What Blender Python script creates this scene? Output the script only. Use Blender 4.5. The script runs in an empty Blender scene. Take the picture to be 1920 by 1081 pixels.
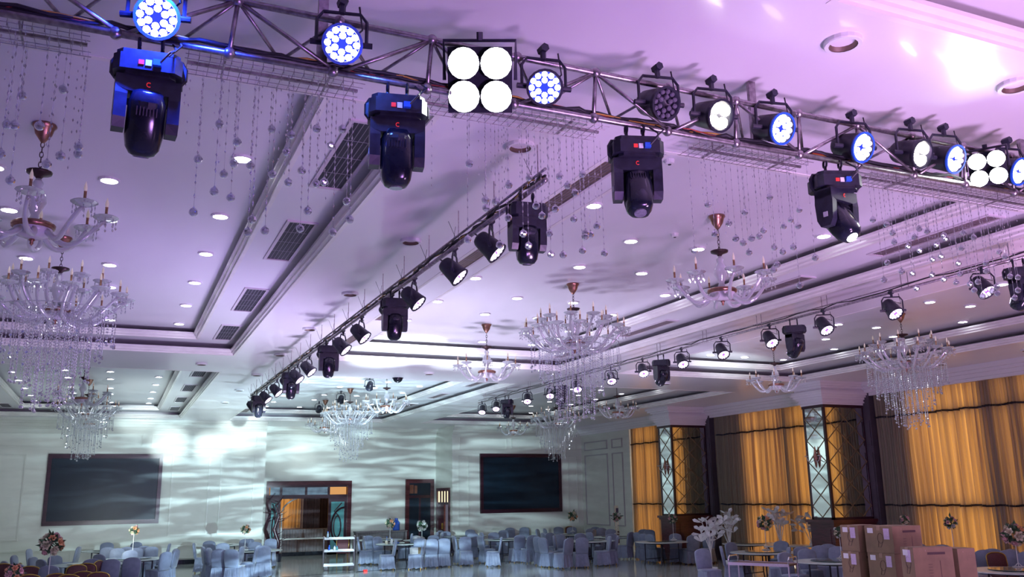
import bpy, math, random
import numpy as np
from mathutils import Matrix, Vector
random.seed(7)
R = math.radians
PI = math.pi
SC = bpy.context.scene
COL = SC.collection

# ------------------------------------------------------------------ camera
F, PITCH, ROLL, YAW = 1650.0, R(13.19), R(-0.9), R(24.09)
CAM = Vector((0, 0, 2.37))
_fw = Vector((math.sin(YAW)*math.cos(PITCH), math.cos(YAW)*math.cos(PITCH), math.sin(PITCH)))
_r0 = Vector((math.cos(YAW), -math.sin(YAW), 0)); _u0 = _r0.cross(_fw)
_rt = math.cos(ROLL)*_r0 + math.sin(ROLL)*_u0
_up = -math.sin(ROLL)*_r0 + math.cos(ROLL)*_u0
cd = bpy.data.cameras.new('camera'); cam = bpy.data.objects.new('camera', cd); COL.objects.link(cam)
cd.sensor_width = 36.0; cd.lens = F/1920*36.0; cd.clip_start = 0.05; cd.clip_end = 300
M = Matrix((_rt, _up, -_fw)).transposed().to_4x4(); M.translation = CAM
cam.matrix_world = M
SC.camera = cam

def ray(x, y): return (x-960)/F*_rt - (y-540.5)/F*_up + _fw
def atz(x, y, h): d = ray(x, y); return CAM + d*((h-CAM.z)/d.z)
def aty(x, y, Y): d = ray(x, y); return CAM + d*((Y-CAM.y)/d.y)
def atx(x, y, X): d = ray(x, y); return CAM + d*((X-CAM.x)/d.x)

# ------------------------------------------------------------------ exposure, world
vs = SC.view_settings
vs.view_transform = 'Standard'; vs.look = 'None'; vs.exposure = 0.0; vs.gamma = 1.0
try: vs.use_curve_mapping = False
except Exception: pass
w = bpy.data.worlds.new('world'); SC.world = w; w.use_nodes = True
w.node_tree.nodes['Background'].inputs[0].default_value = (0.35, 0.33, 0.45, 1)
w.node_tree.nodes['Background'].inputs[1].default_value = 0.3
SC.cycles.max_bounces = 8; SC.cycles.diffuse_bounces = 4; SC.cycles.transparent_max_bounces = 24
SC.cycles.sample_clamp_indirect = 4.0; SC.cycles.use_denoising = True
SC.cycles.caustics_reflective = False; SC.cycles.caustics_refractive = False

# ------------------------------------------------------------------ lights
def lamp(kind, name, loc, power, col, aim=None, size=0.1, cone=60, blend=0.6, gobo=None):
    l = bpy.data.lights.new(name, kind); l.energy = power; l.color = col
    if kind == 'SPOT': l.spot_size = R(cone); l.spot_blend = blend; l.shadow_soft_size = size
    elif kind == 'AREA': l.shape = 'RECTANGLE'; l.size = size; l.size_y = size*0.4
    else: l.shadow_soft_size = size
    if gobo:
        l.use_nodes = True; nt = l.node_tree
        em = nt.nodes['Emission']; tc = nt.nodes.new('ShaderNodeTexCoord'); mp = nt.nodes.new('ShaderNodeMapping')
        nz = nt.nodes.new('ShaderNodeTexNoise'); rp = nt.nodes.new('ShaderNodeValToRGB')
        mp.inputs['Scale'].default_value = gobo
        nz.inputs['Scale'].default_value = 1.0; nz.inputs['Detail'].default_value = 3; nz.inputs['Distortion'].default_value = 0.6
        rp.color_ramp.elements[0].position = 0.46; rp.color_ramp.elements[0].color = (0.42, 0.42, 0.42, 1)
        rp.color_ramp.elements[1].position = 0.68; rp.color_ramp.elements[1].color = (3.4, 3.4, 3.4, 1)
        nt.links.new(tc.outputs['Normal'], mp.inputs[0]); nt.links.new(mp.outputs[0], nz.inputs['Vector'])
        nt.links.new(nz.outputs['Fac'], rp.inputs[0]); nt.links.new(rp.outputs[0], em.inputs['Color'])
    o = bpy.data.objects.new(name, l); COL.objects.link(o); o.location = loc
    if aim is not None: o.rotation_euler = (Vector(aim)-Vector(loc)).to_track_quat('-Z', 'Y').to_euler()
    return o
# unseen wash lights added around the camera to tint and brighten the ceiling
lamp('SPOT', 'ceiling_fill', (4.5, -2.2, 1.2), 1250, (1.0, 0.50, 0.90), (7.5, 3.0, 5.4), 0.55, 105, 1)
lamp('SPOT', 'ceiling_fill', (3.0, -1.5, 1.0), 1000, (0.58, 0.28, 1.0), (-0.6, 8, 5.8), 0.55, 95, 1)
lamp('SPOT', 'ceiling_fill', (5.5, 1.0, 0.8), 1700, (0.82, 0.48, 1.0), (6.6, 9, 5.8), 0.55, 110, 1)
lamp('SPOT', 'ceiling_fill', (11, 4.5, 0.8), 1000, (0.82, 0.46, 1.0), (12.0, 9, 5.8), 0.55, 110, 1)
# unseen floor level up-lights added to brighten the ceiling and far wall
lamp('SPOT', 'room_fill', (4.5, 16.0, 0.9), 1500, (0.78, 0.68, 1.0), (5.5, 17, 5.6), 0.55, 140, 1)
lamp('SPOT', 'room_fill', (7.0, 24.0, 1.0), 1500, (0.66, 0.84, 1.0), (6.5, 26, 5.6), 0.55, 140, 1)
lamp('SPOT', 'room_fill', (11.5, 16.0, 0.9), 520, (0.74, 0.64, 1.0), (11.5, 18, 5.6), 0.55, 130, 1)
lamp('SPOT', 'room_fill', (0.0, 27.5, 1.3), 650, (0.78, 0.92, 0.90), (0.5, 33, 4.6), 0.55, 140, 1)
lamp('SPOT', 'room_fill', (2.9, 13.5, 0.9), 800, (0.62, 0.42, 1.0), (-1.0, 15, 5.6), 0.55, 110, 1)
# moving head beam patches on far wall and ceiling; the patterned spots are added
wallc = (0.62, 0.90, 1.0)
lamp('SPOT', 'beam', (3.2, 18.4, 4.6), 8500, wallc, (7.6, 39.2, 4.1), 0.05, 52, 0.9, gobo=(12, 85, 12))  # added patterned spot imitating streaks reflected off the glossy floor
lamp('SPOT', 'beam', (5.3, 19.0, 1.6), 5000, wallc, (8.0, 38, 4.4), 0.05, 75, 1.0, gobo=(8, 60, 8))  # second added pattern spot, set low, for the same floor reflections
for (px, py, e, c) in ((318, 832, 15000, 4.2), (394, 838, 15000, 3.8), (455, 806, 15000, 5.5), (262, 778, 9000, 5), (540, 836, 8000, 6), (595, 842, 7000, 6), (660, 800, 5000, 6)):
    p = aty(px, py, 37.0); lamp('SPOT', 'beam', (2.7, 17.0, 4.0), e, (0.80, 0.97, 1.0), p, 0.03, c*1.25, 1.0)
for (px, py, zz, e, c) in ((720, 668, 5.5, 8000, 16), (782, 640, 5.87, 5500, 14), (850, 670, 5.6, 4500, 12), (1335, 695, 5.42, 9000, 9), (925, 690, 5.42, 2500, 14), (620, 720, 5.42, 3500, 14)):
    p = atz(px, py, zz); lamp('SPOT', 'beam', (5.2, 14.5, 1.2), e, (0.84, 0.97, 1.0), p, 0.03, c, 0.9)
for (px, py) in ((970, 1060), (1000, 1052), (940, 1042), (460, 1075), (880, 1055), (310, 1075)):
    p = atz(px, py, 0.3); lamp('SPOT', 'beam', (4.0, 17, 4.5), 6000, (0.6, 0.86, 1.0), p, 0.03, 6, 0.8)

# ------------------------------------------------------------------ materials
MATS = {}
def mat(name, col, rough=0.5, metal=0.0, var=0.08, scale=8.0, bump=0.0, emit=None, es=0.0, spec=0.5, coat=0.0, trans=0.0, stretch=None, col2=None, lo=0.35, hi=0.65, sheen=0.0):
    m = bpy.data.materials.new(name); m.use_nodes = True; nt = m.node_tree; b = nt.nodes['Principled BSDF']
    b.inputs['Roughness'].default_value = rough; b.inputs['Metallic'].default_value = metal
    b.inputs['Specular IOR Level'].default_value = spec; b.inputs['Coat Weight'].default_value = coat
    b.inputs['Coat Roughness'].default_value = 0.08; b.inputs['Sheen Weight'].default_value = sheen
    b.inputs['Transmission Weight'].default_value = trans
    tc = nt.nodes.new('ShaderNodeTexCoord'); nz = nt.nodes.new('ShaderNodeTexNoise'); rp = nt.nodes.new('ShaderNodeValToRGB')
    nz.inputs['Scale'].default_value = scale; nz.inputs['Detail'].default_value = 4
    src = tc.outputs['Object']
    if stretch:
        mp = nt.nodes.new('ShaderNodeMapping'); mp.inputs['Scale'].default_value = stretch
        nt.links.new(src, mp.inputs[0]); src = mp.outputs[0]
    nt.links.new(src, nz.inputs['Vector'])
    c2 = col2 or tuple(min(1, c*(1+var)) for c in col); c1 = col if col2 else tuple(c*(1-var) for c in col)
    rp.color_ramp.elements[0].position = lo; rp.color_ramp.elements[1].position = hi
    rp.color_ramp.elements[0].color = (*c1, 1); rp.color_ramp.elements[1].color = (*c2, 1)
    nt.links.new(nz.outputs['Fac'], rp.inputs[0]); nt.links.new(rp.outputs[0], b.inputs['Base Color'])
    if bump:
        bp = nt.nodes.new('ShaderNodeBump'); bp.inputs['Strength'].default_value = bump; bp.inputs['Distance'].default_value = 0.02
        nt.links.new(nz.outputs['Fac'], bp.inputs['Height']); nt.links.new(bp.outputs[0], b.inputs['Normal'])
    if emit: b.inputs['Emission Color'].default_value = (*emit, 1); b.inputs['Emission Strength'].default_value = es
    MATS[name] = m; return m
def crystal(name, tint, transp, gloss, diff=0.15, rough=0.08):
    m = bpy.data.materials.new(name); m.use_nodes = True; nt = m.node_tree; nt.nodes.clear()
    out = nt.nodes.new('ShaderNodeOutputMaterial'); t = nt.nodes.new('ShaderNodeBsdfTransparent'); g = nt.nodes.new('ShaderNodeBsdfGlossy')
    d = nt.nodes.new('ShaderNodeBsdfDiffuse'); tl = nt.nodes.new('ShaderNodeBsdfTranslucent')
    t.inputs[0].default_value = (*tint, 1); g.inputs[0].default_value = (0.95, 0.97, 1, 1); g.inputs['Roughness'].default_value = rough
    d.inputs[0].default_value = (0.9, 0.92, 0.95, 1); tl.inputs[0].default_value = (0.9, 0.92, 0.95, 1)
    m1 = nt.nodes.new('ShaderNodeMixShader'); m2 = nt.nodes.new('ShaderNodeMixShader'); m3 = nt.nodes.new('ShaderNodeMixShader')
    lw = nt.nodes.new('ShaderNodeLayerWeight'); lw.inputs[0].default_value = 0.55
    mr = nt.nodes.new('ShaderNodeMath'); mr.operation = 'MULTIPLY_ADD'; mr.inputs[1].default_value = gloss; mr.inputs[2].default_value = 1-transp-0.0
    nt.links.new(lw.outputs['Facing'], mr.inputs[0]); mr.use_clamp = True
    m3.inputs[0].default_value = 0.5; nt.links.new(d.outputs[0], m3.inputs[1]); nt.links.new(tl.outputs[0], m3.inputs[2])
    m1.inputs[0].default_value = diff; nt.links.new(g.outputs[0], m1.inputs[1]); nt.links.new(m3.outputs[0], m1.inputs[2])
    nt.links.new(mr.outputs[0], m2.inputs[0]); nt.links.new(t.outputs[0], m2.inputs[1]); nt.links.new(m1.outputs[0], m2.inputs[2])
    nt.links.new(m2.outputs[0], out.inputs[0]); MATS[name] = m; return m
def emitm(name, col, s):
    m = bpy.data.materials.new(name); m.use_nodes = True; nt = m.node_tree; nt.nodes.clear()
    out = nt.nodes.new('ShaderNodeOutputMaterial'); e = nt.nodes.new('ShaderNodeEmission')
    e.inputs[0].default_value = (*col, 1); e.inputs[1].default_value = s; nt.links.new(e.outputs[0], out.inputs[0]); MATS[name] = m; return m

mat('ceiling_paint', (0.78, 0.76, 0.80), 0.30, var=0.02, scale=0.5, bump=0.10, spec=0.5, stretch=(3, 1, 1), coat=0.25)
mat('coffer_paint', (0.74, 0.74, 0.78), 0.34, var=0.02, scale=0.5, bump=0.06, stretch=(3, 1, 1), coat=0.15)
mat('molding_paint', (0.80, 0.78, 0.76), 0.28, var=0.05, scale=3, coat=0.3)
mat('wall_paint', (0.70, 0.72, 0.66), 0.45, var=0.04, scale=1.2, bump=0.06, stretch=(1, 1, 4), spec=0.3)
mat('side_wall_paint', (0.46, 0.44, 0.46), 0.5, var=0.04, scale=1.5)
mat('wall_trim_paint', (0.66, 0.68, 0.62), 0.35, var=0.04, scale=2)
mat('polished_marble', (0.48, 0.53, 0.50), 0.10, var=0.1, scale=0.7, col2=(0.66, 0.70, 0.66), coat=0.3)
mat('dark_granite', (0.015, 0.02, 0.03), 0.2, var=0.3, scale=20)
mat('mahogany', (0.075, 0.018, 0.025), 0.28, var=0.35, scale=4, stretch=(1, 1, 8), coat=0.3)
mat('dark_mahogany', (0.035, 0.010, 0.020), 0.3, var=0.3, scale=4, stretch=(1, 1, 8))
mat('screen_black', (0.007, 0.018, 0.032), 0.35, var=0.1, scale=2, spec=0.3)
mat('mirror', (0.86, 0.90, 0.90), 0.04, 1.0, var=0.02, scale=2)
mat('brass_strip', (0.30, 0.22, 0.14), 0.35, 0.8, var=0.1)
mat('steel', (0.36, 0.33, 0.35), 0.34, 0.9, var=0.25, scale=30)
mat('chrome', (0.75, 0.76, 0.80), 0.18, 1.0, var=0.05)
mat('black_plastic', (0.016, 0.017, 0.032), 0.38, var=0.3, scale=20, bump=0.02)
mat('black_gloss', (0.010, 0.012, 0.022), 0.16, var=0.2, scale=10)
mat('black_cable', (0.012, 0.012, 0.018), 0.5, var=0.2)
mat('yellow_cable', (0.55, 0.30, 0.04), 0.5, var=0.1)
mat('red_cable', (0.45, 0.05, 0.04), 0.5, var=0.1)
mat('red_plastic', (0.75, 0.03, 0.03), 0.4, var=0.1, emit=(1, 0.05, 0.05), es=0.4)  # emission gives this plastic a faint red glow of its own
mat('blue_plastic', (0.02, 0.12, 0.65), 0.4, var=0.1)
mat('white_plastic', (0.72, 0.73, 0.74), 0.4, var=0.03)
mat('lens_glass', (0.30, 0.28, 0.36), 0.12, 0.6, var=0.2, scale=60)
mat('grey_label', (0.6, 0.6, 0.62), 0.5, var=0.3, scale=300)
mat('bronze', (0.34, 0.18, 0.13), 0.30, 0.9, var=0.15, scale=30)
mat('dark_bronze', (0.06, 0.035, 0.035), 0.35, 0.6, var=0.2)
mat('milk_glass', (0.70, 0.68, 0.74), 0.25, var=0.03, coat=0.4)
mat('candle_bronze', (0.34, 0.19, 0.10), 0.35, 0.5, var=0.2, scale=40)
mat('vent_shade_black', (0.02, 0.018, 0.035), 0.6, var=0.2)
mat('vent_frame_paint', (0.60, 0.56, 0.60), 0.4, var=0.03)
mat('vent_slat', (0.25, 0.23, 0.28), 0.5, var=0.05)
mat('recess_brown', (0.16, 0.10, 0.08), 0.5, 0.3, var=0.2)
mat('chair_cover', (0.18, 0.21, 0.31), 0.55, var=0.10, scale=9, sheen=0.3)
mat('maroon_fabric', (0.10, 0.03, 0.04), 0.7, var=0.2, scale=50)
mat('gold_metal', (0.50, 0.33, 0.08), 0.3, 0.85, var=0.15)
mat('table_laminate', (0.55, 0.63, 0.62), 0.25, var=0.04)
mat('table_glass', (0.10, 0.15, 0.15), 0.06, var=0.1, coat=0.6)
mat('cardboard', (0.22, 0.155, 0.085), 0.75, var=0.10, scale=6)
mat('cardboard_tape', (0.30, 0.20, 0.13), 0.35, var=0.05)
mat('print_ink', (0.06, 0.035, 0.03), 0.7, var=0.1)
mat('pink_label', (0.55, 0.45, 0.60), 0.5, var=0.15, scale=120)
mat('white_leaf', (0.72, 0.73, 0.72), 0.5, var=0.08, scale=20)
mat('leaf_green', (0.06, 0.13, 0.07), 0.5, var=0.4, scale=20)
mat('leaf_dark', (0.02, 0.035, 0.04), 0.5, var=0.4, scale=20)
mat('petal_pink', (0.72, 0.44, 0.46), 0.6, var=0.2, scale=20)
mat('petal_peach', (0.75, 0.40, 0.22), 0.6, var=0.2, scale=20)
mat('petal_cream', (0.72, 0.66, 0.50), 0.6, var=0.15, scale=20)
mat('petal_white', (0.75, 0.77, 0.75), 0.6, var=0.1, scale=20)
mat('grey_cloth', (0.22, 0.20, 0.22), 0.8, var=0.15, scale=5, stretch=(4, 1, 0.5))
mat('lobby_wall', (0.10, 0.06, 0.07), 0.6, var=0.2, scale=2)
mat('teal_glass', (0.10, 0.30, 0.32), 0.15, var=0.2, scale=3, emit=(0.12, 0.36, 0.38), es=0.12)  # weak emission makes the glass glow by itself
mat('pale_glass', (0.30, 0.38, 0.45), 0.15, var=0.2, scale=3)
mat('pillar_side', (0.06, 0.05, 0.068), 0.5, var=0.1, scale=3)
mat('bulb_glass', (0.75, 0.68, 0.55), 0.15, var=0.1, emit=(1, 0.85, 0.7), es=0.15)  # bulbs are off; a faint glow is added to the glass
mat('backdrop_wood', (0.05, 0.02, 0.02), 0.4, var=0.3, scale=3)
crystal('crystal_clear', (0.93, 0.94, 0.97), 0.5, 0.75, 0.35)
crystal('crystal_ball', (0.72, 0.72, 0.80), 0.62, 0.9, 0.10, 0.03)
crystal('arm_glass', (0.90, 0.90, 0.95), 0.42, 0.65, 0.65, 0.12)
emitm('downlight_glow', (0.88, 0.93, 1.0), 30)
emitm('plate_blue', (0.03, 0.05, 1.0), 1.6)
emitm('plate_violet', (0.36, 0.10, 1.0), 1.7)
emitm('led_blue', (0.55, 0.55, 1.0), 14)
emitm('led_violet', (0.92, 0.74, 1.0), 3.5)
emitm('led_white', (0.90, 0.88, 1.0), 40)
emitm('cob_warm', (1.0, 0.93, 0.80), 22)
emitm('blinder_white', (0.95, 1.0, 0.97), 60)
emitm('daylight_pane', (1.0, 0.85, 0.66), 3.3)
emitm('lit_pane', (1.0, 0.85, 0.55), 1.3)
emitm('orange_pane', (1.0, 0.50, 0.18), 0.7)
emitm('beam_lens', (0.9, 1.0, 1.0), 10)
# curtain: translucent cloth
m = bpy.data.materials.new('curtain_cloth'); m.use_nodes = True; nt = m.node_tree; nt.nodes.clear()
out = nt.nodes.new('ShaderNodeOutputMaterial'); d = nt.nodes.new('ShaderNodeBsdfDiffuse'); t = nt.nodes.new('ShaderNodeBsdfTranslucent'); mx = nt.nodes.new('ShaderNodeMixShader')
nz = nt.nodes.new('ShaderNodeTexNoise'); tc = nt.nodes.new('ShaderNodeTexCoord'); mp = nt.nodes.new('ShaderNodeMapping'); rp = nt.nodes.new('ShaderNodeValToRGB')
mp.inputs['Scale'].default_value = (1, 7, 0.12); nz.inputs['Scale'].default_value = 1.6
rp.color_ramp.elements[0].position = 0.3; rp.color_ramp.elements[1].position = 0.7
rp.color_ramp.elements[0].color = (0.22, 0.08, 0.015, 1); rp.color_ramp.elements[1].color = (1.0, 0.50, 0.12, 1)  # dark to bright ramp paints fold shading into the cloth colour
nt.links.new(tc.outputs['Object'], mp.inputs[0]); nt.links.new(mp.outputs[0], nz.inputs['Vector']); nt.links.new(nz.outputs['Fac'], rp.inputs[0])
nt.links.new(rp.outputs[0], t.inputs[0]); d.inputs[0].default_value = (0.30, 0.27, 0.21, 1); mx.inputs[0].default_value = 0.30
nt.links.new(d.outputs[0], mx.inputs[1]); nt.links.new(t.outputs[0], mx.inputs[2]); nt.links.new(mx.outputs[0], out.inputs[0]); MATS['curtain_cloth'] = m

# ------------------------------------------------------------------ mesh helpers
class MB:
    def __init__(s): s.v = []; s.f = []
    def add(s, vs, fs, m=None):
        n = len(s.v)
        s.v += [tuple(m @ Vector(p)) for p in vs] if m is not None else [tuple(p) for p in vs]
        s.f += [tuple(i+n for i in f) for f in fs]; return s
    def box(s, c, d, m=None):
        x, y, z = c; a, b, e = d[0]/2, d[1]/2, d[2]/2
        vs = [(x+i*a, y+j*b, z+k*e) for i in (-1, 1) for j in (-1, 1) for k in (-1, 1)]
        return s.add(vs, [(0, 1, 3, 2), (4, 6, 7, 5), (0, 4, 5, 1), (2, 3, 7, 6), (0, 2, 6, 4), (1, 5, 7, 3)], m)
    def b2(s, x0, x1, y0, y1, z0, z1, m=None): return s.box(((x0+x1)/2, (y0+y1)/2, (z0+z1)/2), (abs(x1-x0), abs(y1-y0), abs(z1-z0)), m)
    def tube(s, pts, r, n=6, closed=False, cap=True, m=None):
        P = [Vector(p) for p in pts]; k = len(P); rr = r if isinstance(r, (list, tuple)) else [r]*k
        vs = []; prev = None
        for i in range(k):
            if closed: t = P[(i+1) % k]-P[i-1]
            else: t = P[min(i+1, k-1)]-P[max(i-1, 0)]
            t.normalize()
            if prev is None: a = t.orthogonal().normalized()
            else:
                a = prev-t*prev.dot(t)
                a = a.normalized() if a.length > 1e-6 else t.orthogonal().normalized()
            prev = a; b = t.cross(a)
            for j in range(n):
                q = 2*PI*j/n; vs.append(P[i]+rr[i]*(math.cos(q)*a+math.sin(q)*b))
        fs = []
        for i in range(k if closed else k-1):
            for j in range(n):
                i2 = (i+1) % k; fs.append((i*n+j, i*n+(j+1) % n, i2*n+(j+1) % n, i2*n+j))
        if cap and not closed: fs.append(tuple(range(n))[::-1]); fs.append(tuple((k-1)*n+j for j in range(n)))
        return s.add(vs, fs, m)
    def lathe(s, prof, n=16, m=None, c=(0, 0, 0), cap=False):
        vs = []; fs = []
        for (r, z) in prof:
            for j in range(n): q = 2*PI*j/n; vs.append((c[0]+r*math.cos(q), c[1]+r*math.sin(q), c[2]+z))
        for i in range(len(prof)-1):
            for j in range(n): fs.append((i*n+j, i*n+(j+1) % n, (i+1)*n+(j+1) % n, (i+1)*n+j))
        if cap and prof[0][0] > 1e-5: fs.append(tuple(range(n))[::-1])
        if cap and prof[-1][0] > 1e-5: fs.append(tuple((len(prof)-1)*n+j for j in range(n)))
        return s.add(vs, fs, m)
    def prism(s, poly, z0, z1, m=None):
        n = len(poly); vs = [(x, y, z0) for x, y in poly]+[(x, y, z1) for x, y in poly]
        fs = [tuple(range(n))[::-1], tuple(range(n, 2*n))]+[(i, (i+1) % n, n+(i+1) % n, n+i) for i in range(n)]
        return s.add(vs, fs, m)
    def octa(s, c, r, h, n=4):
        vs = [(c[0], c[1], c[2]+h)]+[(c[0]+r*math.cos(2*PI*j/n), c[1]+r*math.sin(2*PI*j/n), c[2]) for j in range(n)]+[(c[0], c[1], c[2]-h)]
        fs = [(0, 1+j, 1+(j+1) % n) for j in range(n)]+[(n+1, 1+(j+1) % n, 1+j) for j in range(n)]
        return s.add(vs, fs)
    def ball(s, c, r, n=10, k=6, sz=1.0, m=None):
        pr = [(r*math.sin(PI*i/k) if 0 < i < k else 0.0, -r*sz*math.cos(PI*i/k)) for i in range(k+1)]
        return s.lathe(pr, n, m, c)
    def mesh(s, name, mt, smooth=False):
        me = bpy.data.meshes.new(name); me.from_pydata(s.v, [], s.f); me.materials.append(MATS[mt])
        if smooth:
            for p in me.polygons: p.use_smooth = True
        me.validate(); me.update(); return me
    def build(s, name, mt, parent=None, smooth=False, label=None):
        me = s.mesh(name, mt, smooth); me.polygons and None
        o = bpy.data.objects.new(name, me); COL.objects.link(o)
        if parent is not None: o.parent = parent
        if label: o['label'] = label
        return o
def link(name, me, parent, loc=(0, 0, 0), rot=(0, 0, 0), label=None):
    o = bpy.data.objects.new(name, me); COL.objects.link(o); o.parent = parent; o.location = loc; o.rotation_euler = rot
    if label: o['label'] = label
    return o
def tag(o, label=None, cat=None, group=None, kind=None):
    if label: o['label'] = label
    if cat: o['category'] = cat
    if group: o['group'] = group
    if kind: o['kind'] = kind
    return o
def empty(name, loc, rz=0, label=None, cat=None, group=None):
    o = bpy.data.objects.new(name, None); COL.objects.link(o); o.location = loc; o.rotation_euler = (0, 0, rz); o.empty_display_size = 0.2
    return tag(o, label, cat, group)
def kids(o): return KIDS.get(o.name) or [c for c in bpy.data.objects if c.parent == o]
KIDS = {}
def copy_tree(o, parent=None):
    if o.name not in KIDS: KIDS[o.name] = [c for c in o.children]
    c = o.copy(); COL.objects.link(c)
    if parent is not None: c.parent = parent
    for ch in KIDS[o.name]: copy_tree(ch, c)
    return c
ORD = ['first', 'second', 'third', 'fourth', 'fifth', 'sixth', 'seventh', 'eighth', 'ninth', 'tenth', 'eleventh', 'twelfth', 'thirteenth', 'fourteenth', 'fifteenth', 'sixteenth', 'seventeenth', 'eighteenth', 'nineteenth', 'twentieth']

# ------------------------------------------------------------------ the setting
XL, XR, YB, YF, YD = -6.4, 20.0, 37.05, -5.0, 39.27
Z0, Z1, Z2 = 5.40, 5.65, 5.87
X5, X13 = 5.56, 13.56
tag(MB().b2(XL-.3, XR+.9, YF-.3, 52, -0.2, 0).build('floor', 'polished_marble'), kind='structure')
def wallbox(name, boxes, mt):
    b = MB()
    for q in boxes: b.b2(*q)
    return tag(b.build(name, mt), kind='structure')
wall_left_back = wallbox('wall_back', [(XL, X5, YB, YB+.25, 0, 6.1), (X13, XR+.6, YB, YB+.25, 0, 6.1)], 'wall_paint')
D1 = (5.98, 9.64, 3.09); D2 = (12.11, 13.46, 3.13)
wall_rec = wallbox('wall_recess', [(X5-.2, D1[0]-.0, YD, YD+.25, 0, 6.1), (D1[0], D1[1], YD, YD+.25, D1[2], 6.1), (D1[1], D2[0], YD, YD+.25, 0, 6.1),
    (D2[0], D2[1], YD, YD+.25, D2[2], 6.1), (D2[1], X13+.25, YD, YD+.25, 0, 6.1), (X5-.2, X5, YB+.25, YD, 0, 6.1)], 'wall_paint')
wallbox('wall_return', [(X13, X13+.25, YB+.25, 37.30, 0, 6.1), (X13, X13+.25, 37.30, 39.0, 2.72, 6.1), (X13, X13+.25, 39.0, YD, 0, 6.1)], 'wall_paint')
wallbox('wall_left', [(XL-.25, XL, YF, 37.3, 0, 6.1)], 'wall_paint')
wallbox('wall_front', [(XL, XR+.6, YF-.25, YF, 0, 6.1)], 'backdrop_wood')

# ceiling: slab with coffers
CX = [(-4.0, 2.22), (3.93, 10.15), (11.70, 17.63)]
CY = [(-9.0, 3.80), (6.30, 19.75), (22.40, 36.10)]
CI = {0: (-3.2, 1.42), 1: (4.78, 9.32), 2: (12.5, 16.85)}       # inner recess in x
CJ = {0: (-8.0, 3.30), 1: (6.80, 19.35), 2: (22.90, 35.55)}
cb = MB()
xs = [XL] + [v for p in CX for v in p] + [XR+.5]
ys = [YF] + [3.80, 6.30, 19.75, 22.40, 36.10] + [YD+.2]
for i in range(len(xs)-1):
    for j in range(len(ys)-1):
        if i % 2 == 1 and j in (0, 2, 4): continue
        cb.b2(xs[i], xs[i+1], ys[j], ys[j+1], Z0, Z0+.12)
ceiling = tag(cb.build('ceiling', 'ceiling_paint'), kind='structure')
def molding_ring(x0, x1, y0, y1, zb, out=1):
    # stepped lip hanging at the rim of a recess; extends into the opening
    b = MB()
    prof = [(0.0, 0.0), (-0.05, 0.0), (-0.05, 0.03), (-0.085, 0.045), (-0.085, 0.075), (-0.12, 0.10), (-0.12, 0.135), (-0.07, 0.135), (0.0, 0.135)]
    n = len(prof); vs = []
    for (sx, sy, cx, cy) in ((1, 1, x0, y0), (-1, 1, x1, y0), (-1, -1, x1, y1), (1, -1, x0, y1)):
        for (d, z) in prof: vs.append((cx-sx*d-sx*0.12*0, cy-sy*d, zb+z))
    fs = [(c*n+i, ((c+1) % 4)*n+i, ((c+1) % 4)*n+(i+1) % n, c*n+(i+1) % n) for c in range(4) for i in range(n)]
    return b.add(vs, fs)
def ringboxes(b, xo0, xo1, yo0, yo1, xi0, xi1, yi0, yi1, z0, z1):
    b.b2(xo0, xi0, yo0, yo1, z0, z1); b.b2(xi1, xo1, yo0, yo1, z0, z1); b.b2(xi0, xi1, yo0, yi0, z0, z1); b.b2(xi0, xi1, yi1, yo1, z0, z1)
for i in range(3):
    for j in range(3):
        x0, x1 = CX[i]; y0, y1 = CY[j]; a0, a1 = CI[i]; c0, c1 = CJ[j]
        if j == 0: y0 = YF
        if j == 0: c0 = YF+.5
        g = 0.42
        b = MB(); ringboxes(b, x0-.6, x1+.6, y0-.6 if j else y0, y1+.6, x0-g, x1+g, y0-g if j else y0+.01, y1+g, Z0+.12, Z1+.05); b.build('coffer_riser', 'coffer_paint', ceiling)
        b = MB(); ringboxes(b, x0-.6, x1+.6, y0-.6 if j else y0, y1+.6, a0, a1, c0, c1, Z1, Z1+.07); b.build('coffer_border', 'coffer_paint', ceiling)
        b = MB(); ringboxes(b, a0-.6, a1+.6, c0-.6, c1+.6, a0-g, a1+g, c0-g, c1+g, Z1+.07, Z2+.02); b.build('coffer_riser', 'coffer_paint', ceiling)
        MB().b2(a0-.6, a1+.6, c0-.6, c1+.6, Z2, Z2+.08).build('coffer_panel', 'coffer_paint', ceiling)
        molding_ring(x0, x1, y0, y1, Z0-.005).build('coffer_molding', 'molding_paint', ceiling)
        molding_ring(a0, a1, c0, c1, Z1-.005).build('coffer_molding', 'molding_paint', ceiling)

# wall mouldings
def frame_on_y(parent, x0, x1, z0, z1, y, w=0.045, name='panel_molding'):
    b = MB(); d = 0.035
    b.b2(x0, x1, y-d, y, z0, z0+w); b.b2(x0, x1, y-d, y, z1-w, z1); b.b2(x0, x0+w, y-d, y, z0+w, z1-w); b.b2(x1-w, x1, y-d, y, z0+w, z1-w)
    return b.build(name, 'wall_trim_paint', parent)
def frame_on_x(parent, y0, y1, z0, z1, x, w=0.05):
    b = MB(); d = 0.04
    b.b2(x-d, x, y0, y1, z0, z0+w); b.b2(x-d, x, y0, y1, z1-w, z1); b.b2(x-d, x, y0, y0+w, z0+w, z1-w); b.b2(x-d, x, y1-w, y1, z0+w, z1-w)
    return b.build('panel_molding', 'side_wall_paint', parent)
for (a, b_) in ((-6.2, -2.95), (2.05, 3.45), (3.85, 5.15), (13.85, 14.35), (19.25, 19.75)): frame_on_y(wall_left_back, a, b_, 1.05, 4.10, YB)
for (a, b_) in ((-6.2, -1.7), (-1.4, 0.95), (1.25, 3.5), (3.85, 5.2), (13.9, 16.2), (16.4, 17.9), (18.1, 19.7)): frame_on_y(wall_left_back, a, b_, 4.35, 4.88, YB)
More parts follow.
